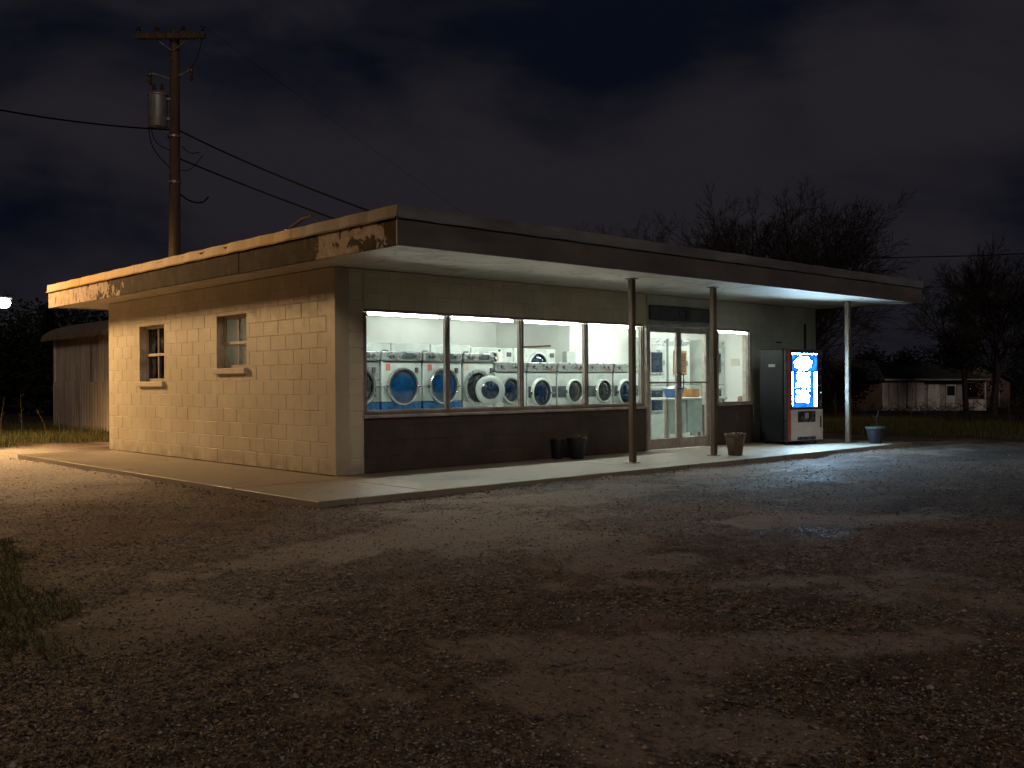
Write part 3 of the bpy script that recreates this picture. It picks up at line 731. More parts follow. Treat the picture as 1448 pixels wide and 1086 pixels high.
# little side windows
for wi, (y0, y1, z0, z1) in enumerate(WIN_L):
    m = MB(); fx = .11
    m.box(fx, fx + .05, y0 + .001, y1 - .001, z1 - .045, z1 - .001, .004).box(fx, fx + .05, y0 + .001, y1 - .001, z0 + .001, z0 + .05, .004)
    m.box(fx + .001, fx + .049, y0 + .001, y0 + .045, z0 + .05, z1 - .045, .004).box(fx + .001, fx + .049, y1 - .045, y1 - .001, z0 + .05, z1 - .045, .004)
    sw_ = m.build('side_window', 'sash', bld)
    zm = z0 + (z1 - z0) * .48; ym = (y0 + y1) / 2
    MB().box(fx - .012, fx + .03, y0 + .045, y1 - .045, zm - .022, zm + .022, .004).build('meeting_rail', 'sash', sw_)
    MB().box(fx + .002, fx + .03, ym - .011, ym + .011, zm + .0225, z1 - .045, .003).box(fx + .002, fx + .03, ym - .011, ym + .011, z0 + .05, zm - .0225, .003).build('glazing_bar', 'sash', sw_)
    MB().box(fx + .031, fx + .036, y0 + .045, y1 - .045, z0 + .05, z1 - .045).build('pane', 'glass_dark' if wi == 0 else 'frosted', sw_)
    MB().box(-.055, .108, y0 - .03, y1 + .03, z0 - .085, z0 + .0, .008).build('sill', 'block', sw_)
    m = MB(); m.box(.0075, fx + .06, y0 - .012, y0 + .0005, z0, z1).box(.0075, fx + .06, y1 - .0005, y1 + .012, z0, z1).box(.0075, fx + .06, y0, y1, z1 - .0005, z1 + .012)
    m.build('reveal', 'mortar', sw_)
    if wi == 1: MB().path([(fx + .07, ym + .24 + .02 * math.sin(i), zm - .42 + .06 * i) for i in range(8)], [.05 - .003 * i for i in range(8)], 8).build('bottle_shape', 'paper', sw_, True) if False else None
# porch posts
for px, pz in ((4.0, 0), (5.93, 0), (10.07, 0)):
    p = MB().box(px - .042, px + .042, -1.446, -1.362, .010, 2.592, .010).build('porch_post', 'post', bld)
    MB().box(px - .075, px + .075, -1.479, -1.329, .0005, .0098, .002).build('base_plate', 'post', p)
    MB().box(px - .07, px + .07, -1.474, -1.334, 2.5925, 2.6035, .002).build('top_plate', 'post', p)
# interior shell
MB().box(.2, 11.16, .2, L - .19, -.008, .006).build('shop_floor', 'infloor', bld)
MB().box(.2, 11.16, .192, 4.72, 2.45, 2.60).build('shop_ceiling', 'inceil', bld)
m = MB(); m.box(.192, .215, .2, 2.28, .006, 2.449).box(.192, .215, 3.21, 4.58, .006, 2.449).box(.192, .215, 2.28, 3.21, .006, 1.37).box(.192, .215, 2.28, 3.21, 2.16, 2.449)
m.box(.2151, 6.8, 4.58, 4.7, .006, 2.449).box(6.8, 6.92, 2.5, 4.7, .006, 2.449).box(6.9201, 11.13, 2.5, 2.62, .006, 2.449).box(11.13, 11.16, .2, 2.62, .006, 2.449)
m.box(.4205, 6.0, .192, .205, 2.12, 2.449).box(7.83, 11.129, .192, .205, 2.12, 2.449).box(.2155, .41, .192, .205, .006, 2.449).box(9.09, 11.129, .192, .205, .006, 2.119).box(.42, 6.0, .197, .206, .006, .70).box(7.84, 9.089, .197, .206, .006, .70)
m.build('interior_wall', 'inwall', bld)
MB().box(.195, 6.9, 4.72, L - .2, 2.45, 2.6).box(.55, .60, 4.72, 6.9, .006, 2.4).build('storage_lining', 'dark_room', bld)

# sign over the door
sg = thing('shop_sign', 'long dark brown sign panel with a worn round mark above the glass doors', 'sign', (6.95, -.03, 2.30))
MB().box(-.865, .855, -.02, .030, -.115, .115, .004).build('sign_panel', 'sign', sg)
m = MB()
def ringmark(m, cx, cz, r, a0, a1, wd=.012):
    n = 18; pts = [(cx + r * math.cos(R(a0 + (a1 - a0) * i / n)), -.0215, cz + r * .82 * math.sin(R(a0 + (a1 - a0) * i / n))) for i in range(n + 1)]
    m.path(pts, wd, 5)
ringmark(m, -.045, .012, .062, 60, 300); ringmark(m, .05, .035, .042, -100, 140); ringmark(m, .05, -.025, .045, -140, 100)
m.build('worn_mark', 'sign_mark', sg)

# ================================================================== ceiling lights
lights = [(1.05, 4.15, 'at the left end of the back row'), (2.75, 4.15, 'second from the left in the back row'), (4.45, 4.15, 'third from the left in the back row'), (6.0, 4.15, 'at the right end of the back row'),
          (1.6, 1.15, 'at the left end of the front row'), (3.9, 1.15, 'second from the left in the front row'), (5.75, 1.15, 'third from the left in the front row'), (7.6, 1.05, 'just inside the entrance doors'), (9.7, 1.05, 'behind the right shop window')]
for lx, ly, where in lights:
    t = thing('ceiling_light', 'white fluorescent batten light on the ceiling ' + where, 'ceiling light', (lx, ly, 2.449), 0, 'fluorescent lights on the laundromat ceiling')
    MB().box(-.66, .66, -.06, .06, -.04, 0., .008).build('housing', 'fixture', t)
    for s in (-.03, .03): MB().tube((-.60, s, -.058), (.60, s, -.058), .016, n=10).build('tube', 'tube' if ly > 3 else 'tube_front', t, True)
    for s in (-1, 1): MB().box(s * .60, s * .655, -.055, .055, -.085, -.041, .006).build('end_cap', 'fixture', t)

wl = [(1.115, 'inside the first shop pane'), (2.50, 'inside the second shop pane'), (3.89, 'inside the third shop pane'), (5.28, 'inside the fourth shop pane'), (8.535, 'inside the right shop window')]  # strip lights added behind the panes to light the soffit
for lx, where in wl:
    t = thing('added_window_light', 'added slim strip light for the soffit along the head frame ' + where, 'strip light', (lx, .074, 2.046), 0, 'added strip lights along the shop window heads')
    MB().box(-.60, .60, .018, .025, -.026, .06, .003).box(-.60, .60, -.014, .0175, -.026, -.021, .002).build('trough', 'fixture', t)  # shaped to shield the room and send the added light upward
    MB().tube((-.57, .002, -.010), (.57, .002, -.010), .008, n=10).build('added_uplight_tube', 'tube_added_up', t, True)
    for q in (-1, 1): MB().box(q * .575, q * .60, -.012, .017, -.0205, .006, .003).build('lamp_holder', 'fixture', t)

# ================================================================== washers and dryers
def porthole_door(parent, cx, cz, r, glassm, ring='chrome', squash=1.0, name='door'):
    d = MB().lathe([(r * 1.02, -.002), (r * 1.02, .03), (r * .97, .052), (r * .90, .055), (r * .87, .04), (r * .86, .012)], 'y', (cx, 0, cz), 36, 1, squash).build(name, ring, parent, True)
    MB().lathe([(r * .855, .016), (r * .72, .030), (r * .45, .045), (r * .2, .05), (.001, .051)], 'y', (cx, 0, cz), 36, 1, squash).build('porthole', glassm, d, True)
    MB().lathe([(r * .875, .041), (r * .86, .0475), (r * .825, .044), (r * .82, .026)], 'y', (cx, 0, cz), 36, 1, squash, False).build('gasket', 'gasket', d, True)
    MB().box(cx + r * .86, cx + r * 1.22, -.075, -.045, cz - .012, cz + .012, .005).build('handle', 'chrome', d)
    MB().box(cx - r * 1.16, cx - r * .9, -.045, -.004, cz - .03, cz + .03, .005).build('hinge', 'chrome', d)
    return d
def big_washer(x0, x1, label, glassm, bodym='enamel', panelm='steel', open_door=False, plain=False):
    w = x1 - x0; t = thing('washing_machine', label, 'washing machine', ((x0 + x1) / 2, 1.6, .006), 0, 'tall washers along the shop window')
    hw = w / 2 - .006
    MB().box(-hw, hw, 0, .74, .86, 1.47, .012).build('body', bodym, t)
    MB().box(-hw, hw, .004, .735, .0, .855, .01).build('lower_panel', bodym if plain else 'blue_enamel', t)
    cp = MB().box(-hw - .002, hw + .002, -.025, .735, 1.478, 1.622, .018).build('control_panel', panelm, t)
    for kx in (-.27, -.19, .02, .24): MB().lathe([(.030, 0), (.028, .022), (.012, .028), (.001, .028)], 'y', (kx * w / .8 + rnd.uniform(-.02, .02), -.025, 1.555), 14).build('dial', 'knob', cp, True)
    MB().box(.03, .20, -.031, -.0252, 1.515, 1.60, .004).build('coin_slide', 'band', cp)
    MB().box(-.30, -.22, -.006, -.0005, 1.34, 1.43, .003).build('sticker', 'label_tan' if plain else 'label_red', t)
    MB().box(.24, .30, -.02, -.0005, 1.30, 1.38, .004).build('latch_box', 'knob', t)
    if not open_door:
        porthole_door(t, 0, 1.09, .285, glassm)
        MB().box(-hw, -.325, -.004, -.0005, 1.085, 1.095).box(.345, hw, -.004, -.0005, 1.085, 1.095).build('trim_line', 'knob', t)
    else:
        MB().lathe([(.30, -.002), (.30, .02), (.27, .026), (.24, .02), (.235, -.02)], 'y', (-.02, 0, 1.06), 36).build('tub_ring', 'steel', t, True)
        MB().lathe([(.235, .004), (.001, .002)], 'y', (-.02, 0, 1.06), 36).build('drum', 'port_dark', t)
        d = MB().lathe([(.24, 0), (.24, .03), (.20, .05), (.17, .045)], 'y', (0, 0, 0), 32).build('open_door', 'enamel', t, True)
        MB().lathe([(.17, .03), (.10, .075), (.001, .09)], 'y', (0, 0, 0), 32).build('porthole', 'port_navy', d, True)
        d.location = (.13, -.13, 1.02); d.rotation_euler = (0, 0, R(-36))
    MB().box(-hw + .02, hw - .02, .03, .7, -.0055, -.0005).build('foot_plate', 'gasket', t)
    return t
big_washer(1.02, 1.80, 'grey steel tall washer with dark porthole beside the left window edge', 'port_dark', 'steel')
big_washer(1.82, 2.58, 'tall pale washer with vivid blue porthole fully seen in the first pane', 'port_blue')
big_washer(2.60, 3.38, 'tall pale washer with blue porthole behind the first window mullion', 'port_blue')
big_washer(3.40, 4.06, 'tall pale washer with its round door hanging open in the second pane', 'port_navy', plain=True, open_door=True)
def small_washer(x0, x1, label, glassm, cx=0., banded=True, cz=.98, r=.205):
    w = x1 - x0; hw = w / 2 - .005
    t = thing('washing_machine', label, 'washing machine', ((x0 + x1) / 2, 1.6, .006), 0, 'low washers along the shop window')
    MB().box(-hw, hw, 0, .72, .0, 1.316, .012).build('body', 'enamel', t)
    cp = MB().box(-hw, hw, -.018, .715, 1.322, 1.485, .014).build('control_panel', 'steel', t)
    for kx in (-.22, .1, .22): MB().lathe([(.026, 0), (.024, .02), (.010, .026), (.001, .026)], 'y', (kx * w / .72, -.018, 1.41), 12).build('dial', 'knob', cp, True)
    MB().box(.16, .21, -.024, -.0185, 1.36, 1.40, .003).build('sticker', 'label_red', cp)
    if banded: MB().box(-hw + .01, hw - .01, -.006, -.0005, .88, 1.075, .002).build('waist_band', 'band', t)
    porthole_door(t, cx, cz, r, glassm, 'chrome' if not banded else 'enamel', 1.08)
    MB().box(-hw + .02, hw - .02, .03, .7, -.0055, -.0005).build('foot_plate', 'gasket', t)
    return t
small_washer(4.08, 4.80, 'low white washer with round navy door beside the open-door washer', 'port_navy', -.02, False, 1.01, .20)
small_washer(4.82, 5.52, 'low washer with large dark door at left of the third window pane', 'port_navy', -.04, True, .96, .235)
small_washer(5.54, 6.26, 'low washer with dark door at right of the third window pane', 'port_dark', .05, True, .98, .20)
small_washer(6.28, 7.00, 'low washer with dark door at left of the fourth window pane', 'port_dark', .08, True, .98, .20)
small_washer(7.02, 7.74, 'low washer half hidden by the left porch post', 'port_navy', -.05, True, .95, .22)
DX = [1.0, 1.82, 2.6, 3.4, 4.28, 5.28, 6.36]
dl = ['left end of the row behind the washers', 'second from left behind the blue washers', 'third from left behind the window mullion', 'behind the open-door washer',
      'behind the low washer with round navy door', 'right end of the row with a large navy door']
for i in range(6):
    a, b = DX[i], DX[i + 1]; c = (b - a) / 2 - .006
    t = thing('tumble_dryer', 'pale tumble dryer ' + dl[i], 'tumble dryer', ((a + b) / 2, 2.44, .006), 0, 'tumble dryers behind the washers')
    MB().box(-c, c, 0, .75, 0, 1.79 if i < 4 else 1.755, .012).build('body', 'enamel', t)
    porthole_door(t, -.02 if i < 5 else .05, 1.46, .20 if i < 4 else .235, 'port_dark' if i < 4 else 'port_navy', 'enamel' if i > 3 else 'chrome')
    MB().box(c - .16, c - .05, -.012, -.0005, 1.60, 1.68, .004).build('coin_box', 'knob', t)
# odds and ends on the washers
def bottle(x, y, z, label, mat, h=.24, r=.05):
    t = thing('detergent_bottle', label, 'bottle', (x, y, z), 0)
    MB().lathe([(r, 0), (r, h * .62), (r * .55, h * .8), (r * .4, h * .82)], 'z', n=14).build('bottle_body', mat, t, True)
    MB().lathe([(r * .45, h * .825), (r * .45, h), (.001, h)], 'z', n=12).build('cap', 'knob', t, True)
def carton(x, y, z, w, d, h, label, mat):
    t = thing('carton', label, 'box', (x, y, z), rnd.uniform(-.3, .3))
    MB().box(-w / 2, w / 2, -d / 2, d / 2, 0, h, .006).build('carton_body', mat, t)
    MB().box(-w / 2 - .003, w / 2 + .003, -.03, .03, h + .0005, h + .003).build('tape', 'label_tan', t)
carton(1.52, 2.0, 1.6285, .17, .2, .14, 'small brown carton on top of the leftmost tall washer', 'wood')
bottle(5.02, 1.95, 1.4915, 'dark bottle standing on the low washer in the third pane', 'paper_grey', .2, .045)
bottle(4.55, 2.0, 1.4915, 'pale bottle on the low washer beside the open-door washer', 'paper', .22, .05)
bottle(6.62, 1.9, 1.4915, 'pale slim bottle on the low washer behind the fourth pane', 'paper', .22, .04)
carton(6.36, 2.1, 1.4915, .2, .16, .22, 'grey carton on the low washer beside the last mullion', 'paper_grey')
tag(MB().box(6.776, 6.798, 3.0, 3.9, 1.84, 1.87, .004).build('wall_shelf', 'wood'), 'thin brown wooden shelf on the white wall behind the last mullion', 'shelf')
tag(MB().box(6.9201, 6.99, 2.492, 2.4985, 1.72, 1.86, .001).build('wall_notice', 'paper'), 'small pale notice on the white wall seen through the fourth pane', 'notice')
# things behind the doors
def stacked_dryer(cx, cy, w, label, glassm, ring, rz=0.):
    t = thing('stacked_dryer', label, 'tumble dryer', (cx, cy, .006), rz, 'stacked dryers behind the entrance')
    hw = w / 2
    MB().box(-hw, hw, 0, .4, 0, 1.06, .012).build('lower_body', 'enamel', t)
    MB().box(-hw, hw, .002, .4, 1.068, 2.02, .012).build('upper_body', 'enamel', t)
    for z in (.76, 1.52):
        d = MB()
        for (rr, y0, y1) in ((1.0, -.022, -.001),):
            d.box(-hw * .62, hw * .62, y0, y1, z - .24, z + .26, .03)
        d = d.build('door', ring, t)
        MB().box(-hw * .5, hw * .5, -.029, -.0225, z - .19, z + .21, .02).build('porthole', glassm, d)
        MB().box(hw * .62, hw * .72, -.03, -.001, z - .05, z + .05, .004).build('handle', 'chrome', d)
    MB().box(-hw + .03, hw - .03, -.008, -.001, 1.88, 1.97, .003).build('control_strip', 'steel', t)
stacked_dryer(8.85, 2.08, .70, 'white stacked dryer at left behind the entrance doors', 'port_navy', 'steel')
stacked_dryer(9.62, 2.08, .70, 'stacked dryer with brown rimmed doors behind the left door leaf', 'port_brown', 'wood')
stacked_dryer(10.70, 1.98, .74, 'stacked dryer with dark doors seen past the right porch window edge', 'port_dark', 'table_grey')
t = thing('folding_table', 'grey laundry folding table with panelled sides behind the entrance doors', 'table', (8.55, 1.15, .006))
MB().box(-.95, .95, -.32, .32, .80, .84, .008).build('table_top', 'table_top', t)
for a, b in ((-.85, -.32), (-.28, .27), (.31, .84)): MB().box(a, b, -.28, -.25, .18, .795, .006).build('side_panel', 'table_grey', t)
for a in (-.88, .88):
    for c in (-.28, .28): MB().box(a - .025, a + .025, c - .025 + .03, c + .025 + .03, 0, .799, .004).build('leg', 'alu_dark', t)
t = thing('laundry_basket', 'blue plastic laundry basket on the folding table', 'basket', (8.15, 1.1, .8465))
MB().lathe([(.13, 0), (.19, .16), (.205, .165), (.20, .17), (.18, .155), (.12, .012), (.001, .01)], 'z', n=24, sx=1.25).build('basket_body', 'basket', t, True)
MB().lathe([(.17, .12), (.12, .18), (.05, .22), (.001, .225)], 'z', n=12, sx=1.25).build('folded_laundry', 'paper', t, True)
carton(8.75, 1.15, .8465, .28, .22, .16, 'amber carton on the folding table behind the doors', 'amber')
carton(9.25, 1.1, .8465, .2, .2, .22, 'brown carton on the right end of the folding table', 'wood')
t = thing('waiting_chair', 'brown framed waiting chair beside the folding table near the right door leaf', 'chair', (9.65, .85, .006), R(200))
MB().box(-.23, .23, -.23, .23, .42, .46, .015).build('seat', 'wood', t); MB().box(-.23, .23, .2, .235, .5, .85, .012).build('backrest', 'wood', t)
for a in (-.2, .2):
    for c in (-.2, .2): MB().box(a - .015, a + .015, c - .015, c + .015, 0, .418 if c < 0 else .84, .003).build('leg', 'alu_dark', t)
for i, (yy, zz_, w_, h_) in enumerate(((1.75, 1.55, .22, .16), (1.35, 1.33, .16, .1), (1.1, 1.72, .13, .18))):
    tag(MB().box(11.118, 11.1285, yy - w_ / 2, yy + w_ / 2, zz_ - h_ / 2, zz_ + h_ / 2).build('wall_notice', 'paper' if i != 1 else 'paper_grey'),
        ['wide pale notice on the right inner wall, farthest from the window', 'small grey notice on the right inner wall, lowest of three', 'tall pale notice on the right inner wall nearest the window'][i], 'notice', 'notices on the inner wall')
tag(MB().box(9.98, 10.28, 2.485, 2.4975, 1.35, 1.75, .002).build('wall_poster', 'amber'), 'amber poster on the white wall behind the right door leaf', 'poster')

# ================================================================== vending machine
vm = thing('vending_machine', 'black vending machine with glowing blue front beside the right end of the shop wall', 'vending machine', (8.80, -.92, .0), R(-12))
VW, VD, VH = .91, .68, 1.715
MB().box(0, VW, .085, VD, .05, VH, .018).build('cabinet', 'vend_black', vm)
MB().box(.0, VW, .0, .08, .055, VH - .004, .012).build('door', 'vend_frame', vm)
MB().box(.012, .085, -.010, -.0005, .66, VH - .01, .004).box(.012, .085, -.010, -.0005, .075, .655, .004).build('red_trim', 'vend_red', vm)
lp = MB().box(.088, VW - .012, -.014, -.0005, .075, .63, .006).build('lower_panel', 'vend_cream', vm)
MB().box(.25, .70, -.022, -.0145, .40, .60, .004).build('delivery_flap', 'vend_bay', lp)
MB().box(.42, .52, -.026, -.0225, .47, .57, .003).build('flap_window', 'alu_dark', lp)
MB().box(.24, .71, -.020, -.0145, .082, .14, .003).build('kick_vent', 'vend_bay', lp)
pf = MB(); ax0, ax1, az0, az1 = .118, .752, .675, VH - .075
pf.box(ax0 - .022, ax1 + .022, -.02, -.0005, az1, az1 + .025, .003).box(ax0 - .022, ax1 + .022, -.02, -.0005, az0 - .025, az0, .003).box(ax0 - .022, ax0, -.02, -.0005, az0, az1, .003).box(ax1, ax1 + .022, -.02, -.0005, az0, az1, .003)
pfr = pf.build('panel_frame', 'vend_frame', vm)
dp = MB().box(ax0, ax1, -.012, -.0005, az0, az1).build('display_panel', 'backlit', vm)
zA, zB = az0 + (az1 - az0) * .33, az0 + (az1 - az0) * .66
def art(m, pts):
    o = len(m.v); n = len(pts)
    m.add([(x, -.017, z) for x, z in pts] + [(x, -.0125, z) for x, z in pts], [tuple(range(n))] + [(i, (i + 1) % n, n + (i + 1) % n, n + i) for i in range(n)])
m = MB()
cx, cz = (ax0 + ax1) / 2 - .04, (zB + az1) / 2 - .02
art(m, [(cx + (.21 + .025 * math.sin(9 * a)) * math.cos(a), cz + (.115 + .030 * max(0, math.sin(7.5 * a))) * math.sin(a)) for a in [2 * math.pi * i / 48 for i in range(48)]])
rr = random.Random(3)
def ragged(x0, x1, z0, z1, j):
    p = []
    for i in range(10): p.append((x0 + (x1 - x0) * i / 10, z0 + rr.uniform(0, j)))
    for i in range(10): p.append((x1 - rr.uniform(0, j * .7), z0 + (z1 - z0) * i / 10))
    for i in range(10): p.append((x1 - (x1 - x0) * i / 10, z1 - rr.uniform(0, j * .3)))
    for i in range(10): p.append((x0 + rr.uniform(0, j), z1 - (z1 - z0) * i / 10))
    return p
art(m, ragged(ax0 + .09, ax1 - .17, zA + .012, zB - .012, .07)); art(m, ragged(ax0 + .08, ax1 - .18, az0 + .075, zA - .008, .08))
m.build('artwork', 'backlit_white', dp)
MB().box(ax1 - .07, ax1 - .004, -.017, -.0125, az0 + .01, zB).box(ax0 + .004, ax1 - .004, -.0168, -.0125, az1 - .016, az1 - .004).box(ax0 + .004, ax0 + .02, -.017, -.0125, az0 + .03, zB - .004).build('light_strip', 'edge_glow', dp)
MB().box(ax0, ax1, -.019, -.0175, zB - .008, zB + .004).box(ax0, ax1, -.019, -.0175, zA - .004, zA + .002).build('divider', 'vend_frame', dp)
MB().box(.80, .87, -.012, -.0005, .95, 1.58, .004).build('selection_strip', 'vend_black', vm)
MB().box(.815, .855, -.020, -.0125, .70, .80, .003).build('coin_slot', 'alu_dark', vm)
MB().box(.815, .855, -.024, -.0145, .30, .50, .004).build('coin_return', 'vend_bay', lp)
MB().lathe([(.009, 0), (.007, .006), (.001, .007)], 'y', (.85, -.012, .93), 10).build('indicator_lamp', 'led', vm)
m = MB()
for k, (z,) in enumerate(((1.5,), (1.35,), (1.2,), (1.05,))): m.box(.815, .85, -.017, -.0125, z, z + .03, .002)
m.build('button', 'vend_red', vm)
for fx_ in (.08, VW - .08):
    for fy in (.1, VD - .1): MB().lathe([(.03, 0.001), (.03, .02), (.015, .025), (.015, .05)], 'z', (fx_, fy, 0), 12).build('foot', 'gasket', vm)
tag(MB().box(-.004, -.0005, .28, .44, 1.40, 1.45).build('cabinet_sticker', 'paper_grey', vm), 'x', 'x')
_s = bpy.data.objects['cabinet_sticker']; del _s['label']; del _s['category']

# ================================================================== pots
def pot(name, label, loc, r, h, mat, rim, leafm=None, group=None):
    t = thing(name, label, 'flower pot', loc, 0, group)
    MB().lathe([(r * .62, 0), (r * .64, .004), (r * .90, h * .84), (r * .97, h * .86), (r, h * .90), (r, h), (r * .9, h), (r * .86, h * .88), (r * .84, h * .86)], 'z', n=32).build('pot_body', mat, t, True)
    if rim: MB().lathe([(r * 1.003, h * .905), (r * 1.01, h * 1.003), (r * .9, h * 1.006), (r * .88, h * .96)], 'z', n=32, caps=False).build('pot_rim', rim, t, True)
    MB().lathe([(r * .85, h * .88), (r * .5, h * .93), (.001, h * .95)], 'z', n=18).build('soil', 'soil', t, True)
    return t
def leaves(t, n, r, h0, spread, hh, mat, name='plant', ls=.05):
    m = MB()
    for i in range(n):
        a = rnd.uniform(0, 6.28); q = r * math.sqrt(rnd.random()); b = Vector((q * math.cos(a), q * math.sin(a), h0 + rnd.random() * hh))
        d = Vector((math.cos(a), math.sin(a), rnd.uniform(-.2, .6))).normalized(); s = d.cross(Vector((0, 0, 1))).normalized(); l = ls * rnd.uniform(.6, 1.4)
        m.quad(b, b + d * l * .5 + s * l * .3, b + d * l + Vector((0, 0, -.2 * l)), b + d * l * .5 - s * l * .3)
    return m.build(name, mat, t)
p = pot('flower_pot', 'brown clay flower pot with wilted pale leaves beside the middle porch post', (6.18, -1.62, 0), .165, .335, 'terracotta', None)
leaves(p, 60, .12, .31, .1, .035, 'pale_leaf')
m = MB(); m.path([(.03, 0, .31), (.05, .01, .36), (.08, .0, .40)], .008, 6); m.path([(-.02, 0, .31), (-.06, .01, .35)], .006, 6); m.build('dead_stem', 'bark', p)
p = pot('flower_pot', 'dark glazed pot with one dry bent twig at the right end of the walk', (10.32, -1.80, 0), .175, .30, 'pot_dark', 'pot_rim')
leaves(p, 40, .12, .275, .1, .03, 'moss')
m = MB(); m.path([(.02, 0, .27), (.06, 0, .37), (.05, .01, .44), (.14, .02, .54), (.17, .02, .60)], [.012, .011, .009, .006, .004], 6); m.path([(.05, .01, .44), (-.0, .03, .50)], .005, 5); m.build('dead_stem', 'bark', p)
p = pot('flower_pot', 'black bucket planter with a few dead leaves against the dark wall under the windows', (4.02, -.30, 0), .155, .315, 'pot_black', None)
leaves(p, 40, .11, .29, .1, .05, 'dead_leaf', ls=.045)
p = pot('flower_pot', 'small slim black pot tucked left of the black bucket planter', (3.80, -.12, 0), .10, .30, 'pot_black', None)
leaves(p, 16, .07, .28, .05, .06, 'dead_leaf', ls=.05)

# ================================================================== assumed yard lamp (unseen, added off to the left to light the side wall) and street lamp far behind
yl = thing('assumed_yard_lamp', 'assumed tall pole mounted sodium yard lamp, unseen, added to light the left wall of the laundromat', 'lamp', (-4.15, 11.75, -.06))  # out-of-view lamp, assumed from the warm light on the left wall
MB().tube((0, 0, 0), (0, 0, 4.97), .075, .05, 10).build('lamp_post', 'galv', yl, True)
MB().path([(0, 0, 4.82), (.25, -.25, 5.04), (.6, -.6, 5.07)], .028, 8).build('lamp_arm', 'galv', yl, True)
hd = MB().lathe([(.06, .12), (.17, .06), (.19, 0), (.17, .0), (.05, .09)], 'z', (.75, -.75, 4.98), 20).build('lamp_head', 'galv', yl, True)
MB().lathe([(.12, .03), (.12, -.02), (.08, -.07), (.001, -.09)], 'z', (.75, -.75, 4.98), 16).build('lens', 'assumed_yard_lens', hd, True)
ld = bpy.data.lights.new('assumed_yard_lamp_light', 'SPOT'); ld.energy = 3200; ld.color = (1.0, .61, .27); ld.shadow_soft_size = .7; ld.spot_size = R(150); ld.spot_blend = .45  # added light for the left wall, made wide to soften the eave shadow
lo = bpy.data.objects.new('assumed_yard_lamp_light', ld); COL.objects.link(lo); lo.parent = yl; lo.location = (.75, -.75, 4.82)
lo.rotation_euler = (Vector((.30, -.42, -.86))).to_track_quat('-Z', 'Y').to_euler()
sl = thing('street_lamp', 'distant bright street lamp at the far left edge behind the shed', 'lamp', (6.42, 38.25, -.06))
MB().tube((-.6, .3, 0), (-.6, .3, 5.2), .07, .05, 8).build('lamp_post', 'galv', sl, True)
MB().path([(-.6, .3, 5.15), (-.3, .2, 5.32), (.1, .1, 5.32)], .03, 6).build('lamp_arm', 'galv', sl, True)
hd = MB().box(.05, .75, -.1, .25, 5.19, 5.31, .04).build('lamp_head', 'galv', sl)
MB().lathe([(.12, .02), (.24, -.06), (.28, -.18), (.24, -.30), (.12, -.40), (.001, -.42)], 'z', (.4, .08, 5.188), 16).build('lens', 'lamp_cool', hd, True)
ld = bpy.data.lights.new('street_lamp_light', 'POINT'); ld.energy = 2.5; ld.color = (.85, .9, 1.0); ld.shadow_soft_size = .15
lo = bpy.data.objects.new('street_lamp_light', ld); COL.objects.link(lo); lo.parent = sl; lo.location = (.4, .08, 5.0)

# ================================================================== utility pole and wires
up = thing('utility_pole', 'wooden utility pole with transformer and crossarm behind the laundromat', 'utility pole', (2.72, 10.85, -.06))
m = MB(); m.path([(0.0, 0, 0), (.02, 0, 3), (.045, 0, 6), (.06, 0, 9.15)], [.145, .135, .12, .105], 14); m.build('pole_shaft', 'pole_wood', up, True)
rdir = Vector((math.cos(.7467), -math.sin(.7467), 0)); fdir = Vector((math.sin(.7467), math.cos(.7467), 0))
def pp(u, z, f=0.): return Vector((.055, 0, z)) + rdir * u + fdir * f
m = MB(); RM = Matrix.Translation(pp(0, 8.97, -.17)) @ Matrix.Rotation(-.7467, 4, 'Z')
m.box(-.80, .74, -.05, .05, -.065, .065, .01, RM); m.build('crossarm', 'pole_wood', up)
MB().tube(pp(-.36, 8.92, -.12), pp(-.02, 8.66, -.12), .014, n=6).build('brace', 'galv', up); MB().tube(pp(.34, 8.92, -.12), pp(.02, 8.66, -.12), .014, n=6).build('brace', 'galv', up)
for u in (-.74, -.32, .25, .68):
    c = pp(u, 9.035, -.17); MB().lathe([(.012, 0), (.012, .06), (.05, .065), (.035, .09), (.05, .10), (.035, .125), (.045, .13), (.02, .16), (.001, .165)], 'z', tuple(c), 10).build('insulator', 'porcelain', up, True)
tk = MB().lathe([(.02, 0), (.20, .015), (.215, .06), (.21, .70), (.235, .72), (.235, .75), (.18, .80), (.05, .84), (.001, .845)], 'z', tuple(pp(-.36, 6.95, -.05)), 22).build('transformer', 'galv', up, True)
for du in (-.09, .09): MB().lathe([(.04, .8), (.03, .86), (.045, .88), (.028, .92), (.04, .94), (.015, 1.0)], 'z', tuple(pp(-.36 + du, 6.95, -.05)), 10).build('bushing', 'porcelain', tk, True)
MB().box(-.15, .0, -.04, .04, -.03, .03, .004, Matrix.Translation(pp(-.06, 7.6, -.05)) @ Matrix.Rotation(-.7467, 4, 'Z')).build('hanger', 'galv', tk)
MB().box(-.15, .0, -.04, .04, -.03, .03, .004, Matrix.Translation(pp(-.06, 7.15, -.05)) @ Matrix.Rotation(-.7467, 4, 'Z')).build('hanger', 'galv', tk)
for u, z, s in ((-.52, 8.2, -1), (.36, 8.28, 1)):
    c = MB().path([pp(0, z - .12 - .05, -.02), pp(s * .2, z - .1, -.02), pp(u, z, -.02)], .018, 6).build('cutout_arm', 'galv', up)
    MB().lathe([(.03, -.26), (.045, -.22), (.03, -.18), (.045, -.14), (.03, -.1), (.045, -.06), (.03, 0), (.015, .08)], 'z', tuple(pp(u + s * .02, z, -.02)), 10).build('fuse_cutout', 'porcelain', c, True)
